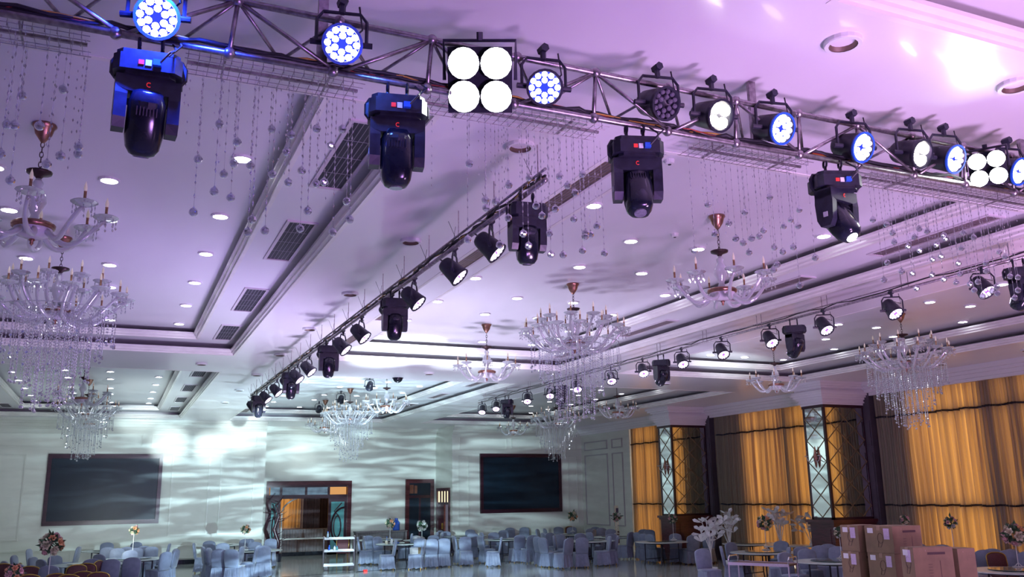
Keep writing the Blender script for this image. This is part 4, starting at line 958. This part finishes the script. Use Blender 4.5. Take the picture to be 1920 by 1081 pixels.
CH = [  # px, py of the top of the back, table, kind, optional facing in degrees
 (203,1017,'left2'),(228,1017,'left2'),(202,1025,'left2'),(222,1027,'left2'),(240,1024,'left2'),(253,1026,'left2'),(268,1023,'left2'),(284,1024,'left2'),(220,1035,'left'),(252,1033,'left'),(283,1033,'left'),(209,1047,'left',180),(248,1044,'left',180),
 (56,1028,'nearleft',-90),(28,1040,'nearleft',-90),(64,1043,'nearleft'),(132,1041,'nearleft'),(115,1045,'nearleft'),(147,1024,'nearleft',90),(10,1051,'nearleft'),(33,1056,'nearleft'),(98,1058,'nearleft',0),(173,1047,'nearleft'),
 (317,1018,'left',95),(306,1030,'left',80),
 (398,1012,'aisle2'),(418,1017,'aisle2'),(432,1010,'aisle2'),(457,1009,'aisle'),(478,1016,'aisle'),(508,1009,'aisle'),(398,1026,'aisle',-100),(415,1028,'aisle',0),(431,1028,'aisle',-20),(453,1024,'aisle',80),(479,1023,'aisle',80),(494,1022,'aisle',0),(365,1017,'aisle',-85),(382,1024,'aisle',-70),(327,1028,'left',85),
 (672,1006,'cart2',-90),(685,1003,'cart2',-80),(707,1002,'cart2',0),(740,1000,'cart2'),(733,1006,'cart'),(741,1011,'cart',95),(784,1008,'cart',0),(795,1010,'cart',75),(810,1009,'door',0),(832,1008,'door',0),(782,1003,'door'),(806,1002,'door'),(838,995,'door'),(818,997,'door',100),(827,998,'door',95),(860,994,'mid'),(881,992,'mid'),(886,998,'mid',0),(852,1004,'mid',-80),(872,1005,'mid',180),(907,998,'mid2',-80),(901,1003,'mid2',-70),(927,997,'mid2'),(948,988,'mid2'),(944,993,'mid2'),(939,1006,'mid2',80),
 (972,987,'mid2'),(975,1002,'mid2',15),(997,1002,'mid2',20),(1008,1005,'scr',-60),(1019,998,'scr',-80),(1031,998,'scr'),(1018,1007,'scr',-60),(1043,1002,'scr'),(1054,1001,'scr',180),(1067,1001,'scr'),(1066,1008,'scr',35),(1092,1000,'scr'),(1091,1007,'scr',0),(1142,1004,'scr',88),(1157,1003,'scr',75),(1022,990,'scr2',-85),(1032,991,'scr2'),(1047,987,'scr2'),(1072,987,'scr2'),(1088,991,'scr2'),(1107,990,'ac'),(1116,987,'ac'),(1128,989,'ac'),(1145,991,'ac'),(1125,996,'ac'),(1126,1001,'ac',0),(1175,996,'ac',40),
 (1195,997,'pil',-70),(1207,990,'pil'),(1217,992,'pil'),(1211,998,'pil',-50),(1222,1001,'pil',-60),(1240,996,'pil'),(1273,1002,'pil',0),(1291,1000,'pil',10),(1304,994,'pil'),(1313,998,'pil',60),
 (1317,1028,'white',190),(1353,1023,'white',-110),(1375,1016,'white'),(1464,1013,'white'),(1477,1025,'white',70),(1486,1034,'box',-160),(1503,1024,'box'),(1512,1028,'box',170),(1538,1022,'box'),(1552,1019,'box'),(1568,1023,'box'),(1589,1044,'box',80),
 (1815,1016,'right',0),(1843,1018,'right',20),(1832,1029,'near'),(1807,1036,'near',-80),(1808,1055,'near',-60),(1866,1020,'near'),(1858,1027,'near'),(1903,1028,'near'),(1882,1024,'near'),(1786,1047,'near',-75),
 (1719,1001,'right'),(1764,1005,'right'),(1837,1009,'right')]
MCH = [(8,1056,'nearleft',0),(57,1061,'nearleft',0),(145,1058,'nearleft',30),(158,1057,'nearleft',0),(185,1050,'nearleft',75),(58,1077,'nearleft',0),(107,1075,'nearleft',0),(128,1076,'nearleft',0),(158,1071,'nearleft',0),(185,1072,'nearleft',0),(40,1055,'nearleft',-60),
 (643,1007,'cart2',180),(918,978,'mid2',180),(1866,1032,'near',170)]
placed = []
def spots(lst, h, kind):
    for e in lst:
        px, py, tb = e[:3]; p = atz(px, py, h); tx, ty, ph = TPOS[tb]
        if len(e) > 3: yaw = R(e[3])-YAW*.6
        else: yaw = math.atan2(-(tx-p.x), (ty-p.y))
        bx, by = p.x, p.y
        # the back stands behind the seat centre
        cx = bx-math.sin(yaw)*.27; cy = by+math.cos(yaw)*.27
        placed.append([cx, cy, yaw, tb, kind, px])
spots(CH, .97, 'c'); spots(MCH, .94, 'm')
# keep chairs from standing inside one another: slide the farther one back along its line of sight
for it in range(200):
    moved = False
    for i in range(len(placed)):
        for j in range(i):
            a, b = placed[i], placed[j]; dx, dy = a[0]-b[0], a[1]-b[1]; dd = math.hypot(dx, dy)
            if dd < .50:
                far, near_ = (a, b) if a[0]**2+a[1]**2 > b[0]**2+b[1]**2 else (b, a)
                for o_, s in ((far, 1), (near_, -1)):
                    L = math.hypot(o_[0], o_[1]); st = .03*s
                    if it < 30: o_[0] += o_[0]/L*st; o_[1] += o_[1]/L*st
                sg = 1 if it >= 30 else .3; dd = dd or .01
                a[0] += dx/dd*.03*sg; a[1] += dy/dd*.03*sg; b[0] -= dx/dd*.03*sg; b[1] -= dy/dd*.03*sg
                moved = True
    for a in placed:   # out of walls, pillars and table tops
        if a[1] > 36.5: a[1] = 36.5-random.random()*.02
        if a[0] > 19.3: k_ = 19.3/a[0]; a[0] *= k_; a[1] *= k_; moved = True
        for yp in (19.5, 27.2):
            if a[0] > 17.6 and yp-.45 < a[1] < yp+1.25: k_ = .985; a[0] *= k_; a[1] *= k_; moved = True
        for tx, ty, _ in TPOS.values():
            dx, dy = a[0]-tx, a[1]-ty; dd = math.hypot(dx, dy) or .01
            if dd < .93: a[0] += dx/dd*.05; a[1] += dy/dd*.05; moved = True
    if not moved: break
protos = {}
order = {}
for a in sorted(placed, key=lambda q: q[5]):
    order.setdefault((a[3], a[4]), []).append(a)
for (tb, kd), lst in order.items():
    for k, a in enumerate(lst):
        if kd not in protos: c = protos[kd] = mk_cov() if kd == 'c' else mk_mar()
        else: c = copy_tree(protos[kd])
        c.location = (a[0], a[1], 0); c.rotation_euler = (0, 0, a[2])
        ph = TPOS[tb][2]
        what = 'grey covered banquet chair' if kd == 'c' else 'maroon gold-framed chair'
        nth = 'only' if len(lst) == 1 else ORD[k]
        c['label'] = '%s, %s from the left at %s' % (what, nth, ph)
        c['group'] = 'banquet chairs at %s' % ph
# tables
tt_me = MB().lathe([(0, .735), (.88, .735), (.90, .742), (.90, .755), (.88, .76), (0, .76)], 40).mesh('tabletop', 'table_laminate')
tg_me = MB().lathe([(0, .785), (.50, .785), (.505, .780), (.50, .775), (.10, .775), (.10, .76)], 36).mesh('turntable', 'table_glass')
leg_me = MB().tube([(.05, 0, 0), (0, 0, .2), (0, 0, .735)], .02, 6).mesh('leg', 'black_plastic')
apr = MB().tube([(-.45, -.35, .70), (.45, -.35, .70), (.45, .35, .70), (-.45, .35, .70)], .018, 6, closed=True).tube([(-.45, -.35, .2), (.45, -.35, .2)], .014, 5).tube([(-.45, .35, .2), (.45, .35, .2)], .014, 5).mesh('under_frame', 'black_plastic')
for nm, px, py, ph in TB:
    if nm == 'show2': continue
    x, y, _ = TPOS[nm]; y = min(y, 35.9)
    o = empty('round_table', (x, y, 0), .3, 'round pale banquet table, %s' % ph.replace('the ', '', 1), 'table', 'round banquet tables')
    o['label'] = 'round pale topped banquet table: %s' % ph
    link('tabletop', tt_me, o); link('turntable', tg_me, o); link('under_frame', apr, o)
    for a in (-1, 1):
        for b in (-1, 1): link('leg', leg_me, o, (a*.45, b*.35, 0), (0, 0, 0 if a > 0 else PI))
x, y, _ = TPOS['show2']; o = empty('display_table', (x, y, 0), -R(42), 'long pale display table before the curtains, under the white leaf trees', 'table')
MB().b2(-.9, .9, -.4, .4, .73, .77).build('tabletop', 'table_laminate', o)
for a in (-1, 1):
    for b in (-1, 1): link('leg', leg_me, o, (a*.8, b*.32, 0))

# flower centrepieces
rnd = random.Random(5)
fl_me = {}
for nm in ('petal_pink', 'petal_peach', 'petal_cream', 'petal_white'):
    m_ = MB()
    for ring, (nn, rr, tilt_) in enumerate(((6, .048, .3), (5, .034, .9), (4, .018, 1.3))):
        for q in range(nn):
            a = 2*PI*q/nn+ring*.5; T = Matrix.Rotation(a, 4, 'Z') @ Matrix.Translation((rr*.6, 0, .006*ring)) @ Matrix.Rotation(-tilt_, 4, 'Y')
            m_.add([(-.018, 0, 0), (0, -.022, .006), (.026, -.012, .012), (.032, 0, .010), (.026, .012, .012), (0, .022, .006)], [(0, 1, 2, 3, 4, 5)], T)
    m_.ball((0, 0, .012), .014, 6, 4); fl_me[nm] = m_.mesh('flower', nm)
def flowers(px, py, r_px, base, label, cols, on_table=True, hgt=None):
    """flower ball centred at a pixel; base = (px, py) of the foot of the stand on the table top"""
    zt = .76 if on_table else 0
    p = atz(base[0], base[1], zt+.03)
    if p.x > 17.8 and 26 < p.y < 29.5: p = Vector((p.x*.93, p.y*.93, p.z))
    if p.x > 18.9: k_ = 18.9/p.x; p = Vector((p.x*k_, p.y*k_, p.z))
    d = (p-CAM).dot(_fw); c = CAM+ray(px, py)*d
    rad = r_px*d/F
    root = empty('flower_centrepiece', (p.x, p.y, zt+.026), 0, label, 'flowers', 'flower centrepieces')
    h = c.z-(zt+.026)
    MB().tube([(0, 0, .01), (0, 0, h-rad*.4)], .009, 6).tube([(.10, 0, .005), (0, 0, .09), (-.10, 0, .005)], .006, 5).tube([(0, .10, .005), (0, 0, .09), (0, -.10, .005)], .006, 5).lathe([(.11, 0), (.12, .01), (.11, .015)], 16).build('stand', 'white_plastic', root)
    fo = MB(); sub = 1+rad*2
    for q in range(80):
        u = Vector((rnd.gauss(0, 1), rnd.gauss(0, 1), rnd.gauss(0, .9))).normalized(); L = rad*rnd.uniform(.75, 1.25)*(1.35 if q < 7 and u.z > -.2 else 1)
        t = u.orthogonal().normalized(); ce = Vector((0, 0, h)); w_ = rad*.17
        a, b = ce+u*L*.4, ce+u*L; md = (a+b)/2+t*rad*.06
        s = u.cross(t)*w_
        fo.add([a, md+s, b, md-s, md+t*.01], [(0, 1, 4), (1, 2, 4), (2, 3, 4), (3, 0, 4)])
    fo.build('foliage', 'leaf_green', root)['kind'] = 'stuff'
    n = 14 if r_px > 12 else 10
    for q in range(n):
        a = q*2.399; zz = 1-2*(q+.5)/n; rr = math.sqrt(1-zz*zz); u = Vector((rr*math.cos(a), rr*math.sin(a), zz))
        o_ = link('flower', fl_me[cols[q % len(cols)]], root, Vector((0, 0, h))+u*rad*.78, u.to_track_quat('Z', 'Y').to_euler()); sc_ = rad/.17*rnd.uniform(1.0, 1.5); o_.scale = (sc_, sc_, sc_)
pc = ['petal_pink', 'petal_cream', 'petal_peach']
flowers(96, 1020, 21, (90, 1085), 'tall pink, peach and cream flower arrangement at the near left table', pc)
flowers(249, 994, 9, (248, 1040), 'small flower centrepiece below the right corner of the left screen', pc)
flowers(460, 992, 9, (459, 1027), 'small flower centrepiece left of the glass doorway', pc)
flowers(731, 981, 9, (731, 1010), 'pink and green flower centrepiece next to the blue bottle', pc)
flowers(790, 985, 10, (791, 1008), 'white lily centrepiece before the small dark door', ['petal_white'])
flowers(1074, 967, 9, (1074, 996), 'dark leafed centrepiece below the right end of the right screen', ['petal_cream', 'petal_peach'])
flowers(1158, 969, 9, (1157, 1000), 'pink centrepiece in front of the air conditioner', ['petal_white', 'petal_pink'])
flowers(1263, 972, 9, (1263, 1005), 'pink centrepiece before the farther pillar base', ['petal_pink', 'petal_cream'])
flowers(1437, 980, 14, (1437, 1030), 'pink and cream flower arrangement between the white leaf trees', pc)
flowers(1575, 998, 11, (1578, 1046), 'cream flower bunch at the left edge of the cardboard boxes', ['petal_cream', 'petal_white'])
flowers(1683, 975, 9, (1700, 1010), 'pink bunch peeking out above the cardboard boxes', ['petal_pink', 'petal_cream'])
flowers(1786, 980, 12, (1788, 1021), 'leafy centrepiece against the orange curtain at the right', ['petal_pink', 'petal_white'])
flowers(1898, 1003, 21, (1910, 1062), 'big pink and cream flower arrangement at the right edge', pc)
flowers(12, 1074, 16, (20, 1140), 'peach flowers in the bottom left corner', ['petal_peach', 'petal_pink'], True)

# white leaf trees
SH = Matrix.Translation((TPOS['show2'][0], TPOS['show2'][1], 0)) @ Matrix.Rotation(-R(42), 4, 'Z')
def white_tree(px, py_base, top, spread, label, sd, fk=.9, tab=None):
    rn = random.Random(sd); p = atz(px, py_base, .78); p = Vector((p.x*fk, p.y*fk, .78)); p = tab or p; d = (p-CAM).dot(_fw); s = d/F
    root = empty('white_leaf_tree', (p.x, p.y, .0 if tab is None else .04), 0, label, 'artificial tree', 'white leaf trees'); H = (py_base-top)*s
    if tab is None: MB().lathe([(0, 0), (.14, 0), (.18, .35), (.16, .37), (.05, .36)], 14).build('pot', 'white_plastic', root)
    MB().tube([(0, 0, .3 if tab is None else .73), (0, 0, .80)], .02 if tab is None else .07, 8).build('trunk', 'white_leaf', root)
    for q in range(7):
        a = 2*PI*q/7+rn.random(); L = H*rn.uniform(.55, 1.0); rr = spread*s*rn.uniform(.3, 1.0)
        tip = Vector((rr*math.cos(a), rr*math.sin(a), .78+L)); b = MB().tube([(0, 0, .75), tip*.5+Vector((0, 0, .5)), tip], .012, 5).build('branch', 'white_leaf', root)
        for k in range(7):
            aa = 2*PI*k/7+rn.random(); el = rn.uniform(-.1, .9); u = Vector((math.cos(aa)*math.cos(el), math.sin(aa)*math.cos(el), math.sin(el))); l = .27; t = u.orthogonal().normalized(); v = u.cross(t)
            st = tip-Vector((0, 0, .25*(k % 2)*H)); w_ = .04
            MB().add([st, st+u*l*.4+v*w_+t*.01, st+u*l*.8+v*w_*1.5, st+u*l, st+u*l*.8-v*w_*1.5, st+u*l*.4-v*w_+t*.01, st+u*l*.5+t*.02], [(0, 1, 6), (1, 2, 6), (2, 3, 6), (3, 4, 6), (4, 5, 6), (5, 0, 6)]).build('leaf', 'white_leaf', b)
white_tree(1332, 1022, 966, 20, 'leftmost white leaf tree, before the dark pillar side', 1)
white_tree(1368, 1020, 962, 22, 'second white leaf tree from the left, beside the orange curtain', 2, .97)
white_tree(1487, 1022, 962, 18, 'third white leaf tree from the left, right of the pink flowers', 3, .9, SH @ Vector((-.42, 0, .78)))
white_tree(1515, 1020, 966, 24, 'rightmost white leaf tree, before the nearer pillar', 4, .9, SH @ Vector((.48, 0, .78)))
p = atz(1342, 1015, .3); o = empty('flower_bush', (p.x, p.y+.8, 0), 0, 'low dark bush of cream flowers in a black trough between the white leaf trees', 'flowers')
MB().b2(-.7, .9, -.25, .25, 0, .55).build('trough', 'black_plastic', o)
for q in range(40): link('flower', fl_me[rnd.choice(['petal_cream', 'petal_cream', 'petal_peach'])], o, (rnd.uniform(-.7, 1.6), rnd.uniform(-.25, .2), rnd.uniform(.6, 1.15)), (rnd.uniform(.8, 1.6), 0, rnd.uniform(-1, 1))).scale = (1.5,)*3
lf = MB()
for q in range(150):
    c = Vector((rnd.uniform(-.7, 1.6), rnd.uniform(-.2, .25), rnd.uniform(.5, 1.1))); u = Vector((rnd.gauss(0, 1), rnd.gauss(0, 1), rnd.gauss(.5, 1))).normalized()*.09; v = u.orthogonal().normalized()*.03
    lf.add([c, c+u*.5+v, c+u, c+u*.5-v], [(0, 1, 2, 3)])
lf.build('foliage', 'leaf_green', o)['kind'] = 'stuff'

# cardboard boxes
bx = [0]
def carton(x0, y0, rz, w_, d_, z0, h_, label, marks=1):
    """corner (x0,y0) is the corner nearest the viewer; w_ along +X, d_ along +Y"""
    o = empty('cardboard_box', (x0, y0, z0), rz, label, 'box', 'stacked cardboard boxes')
    g = .003
    MB().b2(0, w_, 0, d_, 0, h_-.006).build('carton', 'cardboard', o)
    MB().b2(g, w_-g, g, d_/2-.004, h_-.006, h_).build('top_flap', 'cardboard', o); MB().b2(g, w_-g, d_/2+.004, d_-g, h_-.006, h_).build('top_flap', 'cardboard', o)
    MB().b2(-.002, w_+.002, d_/2-.03, d_/2+.03, h_-.001, h_+.001).b2(-.003, 0, d_/2-.03, d_/2+.03, h_-.06, h_+.001).b2(w_*.3, w_*.3+.01, -.002, 0, h_-.05, h_-.03).build('packing_tape', 'cardboard_tape', o)
    if marks:
        MB().b2(-.004, -.001, d_-.15, d_-.05, h_-.10, h_-.03).build('white_label', 'white_plastic', o)
        MB().b2(-.004, -.001, .06, .16, h_-.18, h_-.03).build('pink_label', 'pink_label', o)
        # line drawing of a lamp and ruled print
        pr = MB().tube([(-.002, d_*.45+.05*math.cos(t_), h_*.55+.07*math.sin(t_)) for t_ in [2*PI*q/14 for q in range(14)]], .003, 3, closed=True)
        pr.tube([(-.002, d_*.45-.04, h_*.42), (-.002, d_*.45, h_*.22), (-.002, d_*.45+.05, h_*.22), (-.002, d_*.45+.03, h_*.45)], .003, 3)
        pr.b2(w_*.35, w_*.8, -.002, 0, h_-.09, h_-.06)
        for q in range(5): pr.b2(w_*.35, w_*.45, -.002, 0, h_*.15+q*.035, h_*.16+q*.035)
        pr.b2(w_*.65, w_*.66, -.002, 0, h_*.1, h_*.6)
        pr.build('printed_drawing', 'print_ink', o)['kind'] = 'stuff'
    return o
hh = .372
hc = .412; cB = atz(1674, 986, 5*hh); cC = atz(1709, 1026, 4*hc)
for k in range(5):
    lv = ['bottom', 'second', 'third', 'fourth', 'top'][k]
    j = .02*((k*7) % 3-1)
    carton(cB.x-.02+j, cB.y+j*.5, .02*((k*5) % 3-1), .56, .50, k*hh, hh-.002, 'brown cardboard box, %s of the middle stack' % lv)
    carton(cB.x-.06+j, cB.y+.60-j*.5, .03*((k*3) % 3-1), .42, .36, k*hh, hh-.002, 'brown cardboard box, %s of the left stack' % lv)
for k in range(4):
    lv = ['bottom', 'second', 'third', 'top'][k]
    carton(cC.x+.02*(k % 2), cC.y, -.22, .56, .26, k*hc, hc-.002, 'brown cardboard box with pink label, %s of the right front stack' % lv)
    carton(cC.x+.62+.02*(k % 2), cC.y-.13, -.10, .28, .30, k*hc, hc-.03, 'narrow brown cardboard box, %s at the right end of the stacks' % lv, 0)
carton(cB.x+1.0, cB.y+.75, 0, .8, .5, 0, 1.42, 'large brown cardboard box behind the stacks', 0)

# white service cart
pa, pb = atz(606, 1070, 0), atz(664, 1068, 0); L = (pb-pa).length; an = math.atan2(pb.y-pa.y, pb.x-pa.x)
ct = empty('service_cart', pa, an, 'white metal three-shelf service cart before the glass doorway', 'cart')
ztop = 1.06
for zz in (.14, .60, ztop-.06): MB().b2(0, L, 0, .5, zz, zz+.02).b2(0, L, -.01, .01, zz, zz+.06).b2(0, L, .49, .51, zz, zz+.06).build('shelf', 'white_plastic', ct)
for a in (0, L):
    for b in (0, .5): MB().tube([(a, b, .12), (a, b, ztop)], .016, 6).build('post', 'chrome', ct)
    MB().tube([(a, 0, ztop), (a, .0, ztop+.04), (a, .5, ztop+.04), (a, .5, ztop)], .014, 6).build('handle', 'chrome', ct)
for a in (.08, L-.08):
    for b in (.06, .44): MB().tube([(a, b-.02, .07), (a, b+.02, .07)], .07, 12).build('wheel', 'black_plastic', ct)
def bottle(loc, mt, h, r, label, group=None):
    o = empty('bottle', loc, 0, label, 'bottle', group)
    MB().lathe([(0, 0), (r, 0), (r, h*.62), (r*.45, h*.8), (r*.4, h*.9)], 10).build('body', mt, o, True); MB().lathe([(r*.45, h*.9), (r*.45, h), (0, h)], 8).build('cap', 'blue_plastic', o)
Tm = Matrix.Translation(pa) @ Matrix.Rotation(an, 4, 'Z')
bottle(Tm @ Vector((.12, .1, ztop-.04)), 'pale_glass', .24, .035, 'clear bottle with blue cap on the top shelf of the service cart')
bottle(Tm @ Vector((.18, .2, .62)), 'blue_plastic', .20, .035, 'blue bottle on the middle shelf of the service cart')
bottle(Tm @ Vector((.36, .2, .62)), 'white_plastic', .18, .04, 'white bottle on the middle shelf of the service cart')
bottle(Tm @ Vector((.44, .25, .62)), 'teal_glass', .16, .04, 'teal bottle on the middle shelf of the service cart')
# console table with the blue water bottle against the recessed wall
o = empty('console_table', (10.9, 38.95, 0), 0, 'grey console table against the wall between the doorway and the dark door', 'table')
MB().b2(-1.15, 1.15, -.3, .25, .88, .93).build('tabletop', 'grey_cloth', o); MB().b2(-1.1, 1.1, .0, .2, .1, .88).build('back_panel', 'grey_cloth', o)
for a in (-1.1, 1.1): MB().b2(a-.03, a+.03, -.27, .2, 0, .88).build('leg', 'grey_cloth', o)
pw = aty(743, 982, 38.9); o = empty('water_bottle', (pw.x, 38.9, .93), 0, 'big blue water cooler bottle standing on the console table', 'bottle')
MB().lathe([(0, 0), (.15, 0), (.155, .04), (.15, .08), (.155, .12), (.15, .2), (.155, .25), (.15, .33), (.07, .42), (.06, .5)], 18).build('body', 'blue_plastic', o, True)
MB().lathe([(.065, .46), (.065, .52), (0, .52)], 12).build('cap', 'blue_plastic', o)
# things on the cart-side table
tx, ty, _ = TPOS['cart']
bottle((tx-.55, ty-.1, .762), 'pale_glass', .25, .04, 'clear bottle at the left of the table right of the service cart', 'bottles on the cart-side table')
bottle((tx-.42, ty-.25, .762), 'white_plastic', .20, .05, 'white bottle on the table right of the service cart', 'bottles on the cart-side table')
bottle((tx-.62, ty-.3, .762), 'petal_cream', .16, .05, 'short cream bottle on the table right of the service cart', 'bottles on the cart-side table')
o = MB().ball((0, 0, .12), .17, 12, 7, .75).build('plastic_bag', 'crystal_clear'); o.location = (tx+.56, ty-.1, .765)
tag(o, 'crumpled clear plastic bag on the table right of the service cart', 'bag')
# small carton on a chair
pq = [a for a in placed if a[5] == 795][0]
o = empty('small_box', (pq[0]-.16, pq[1]-.10, .497), .2, 'small white and tan box on the seat of a covered chair', 'box')
MB().b2(0, .22, 0, .16, 0, .20).build('white_side', 'white_plastic', o); MB().b2(.22, .34, 0, .16, 0, .20).build('tan_side', 'cardboard', o)
# floor standing air conditioner
pc_ = atz(1162, 1005, .4); ax, ay = 19.35, 33.6
p = aty(1163, 950, 34.0); o = empty('air_conditioner', (p.x, 34.0, 0), -.5, 'tall cream floor standing air conditioner by the far end of the curtains', 'air conditioner')
MB().b2(-.26, .26, -.18, .18, 0, 1.85).build('cabinet', 'petal_cream', o); MB().b2(-.2, .2, -.19, -.18, 1.4, 1.75).build('outlet_grille', 'black_plastic', o); MB().b2(-.2, .2, -.19, -.18, .3, .8).build('intake_grille', 'recess_brown', o)
# metal trolley
pa = atz(1366, 1052, .86); pb = atz(1478, 1056, .86); L = .95; an = math.atan2(pb.y-pa.y, pb.x-pa.x); Lx = (pb-pa).length
o = empty('metal_trolley', (pa.x, pa.y, 0), an, 'pinkish metal trolley with rounded handles, empty, in front of the covered chairs', 'cart')
MB().b2(0, Lx, 0, .5, .80, .84).build('shelf', 'recess_brown', o); MB().b2(0, Lx, -.02, .0, .79, .85).b2(0, Lx, .5, .52, .79, .85).build('rim', 'pink_label', o); MB().b2(0, Lx, 0, .5, .25, .28).build('shelf', 'recess_brown', o)
for a in (0, Lx):
    for b in (0, .5): MB().tube([(a, b, .08), (a, b, .84)], .016, 6).build('post', 'pink_label', o)
    MB().tube([(a, 0, .84), (a, .0, .92), (a, .06, .98), (a, .44, .98), (a, .5, .92), (a, .5, .84)], .015, 6).build('handle', 'chrome', o)
    for b in (0.0, .5): MB().tube([(a, b-.02, .05), (a, b+.02, .05)], .05, 10).build('wheel', 'black_plastic', o)
# small red and black tool on the floor
p = atz(683, 1070, .02); o = empty('adapter_plug', (p.x, p.y, 0), .3, 'small red and black plug lying on the floor right of the cart', 'plug')
MB().b2(0, .12, 0, .08, 0, .06).build('red_block', 'red_plastic', o); MB().tube([(0, .04, .015), (-.15, .06, .015), (-.3, .0, .015)], .012, 5).build('cord', 'black_cable', o)
# branch tree by the doorway
p = atz(513, 1040, 0); p = Vector((6.0, 36.2, 0)); o = empty('dry_tree', p, 0, 'dark bare twisted tree standing at the left jamb of the glass doorway', 'artificial tree')
MB().lathe([(0, 0), (.2, 0), (.22, .3), (.2, .3), (0, .28)], 14).build('pot', 'black_plastic', o)
MB().tube([(0, 0, .2), (.08, 0, .7), (-.12, 0, 1.2), (.05, 0, 1.7), (-.1, 0, 2.1), (.2, 0, 2.45)], [.10, .08, .07, .05, .04, .02], 8).build('trunk', 'dark_mahogany', o, True)
for q in range(14):
    z = rnd.uniform(.5, 2.4); a = rnd.uniform(0, 2*PI); L = rnd.uniform(.3, .6); MB().tube([(0, 0, z), (L*.5*math.cos(a), L*.5*math.sin(a), z+.05), (L*math.cos(a), L*math.sin(a), z+.18)], [.02, .012, .005], 5).build('branch', 'dark_mahogany', o, True)
# dark inlay lines of the dance floor
def strip(p0, p1, w_, mt, label, h=.004):
    a, b = atz(*p0, 0), atz(*p1, 0); L = (b-a).length; an = math.atan2(b.y-a.y, b.x-a.x)
    o = MB().b2(0, L, -w_/2, w_/2, 0, h).build('trim_1', mt); o.location = (a.x, a.y, 0); o.rotation_euler.z = an; o['kind'] = 'structure'
strip((530, 1081), (1010, 1048), .12, 'dark_granite', 'line')
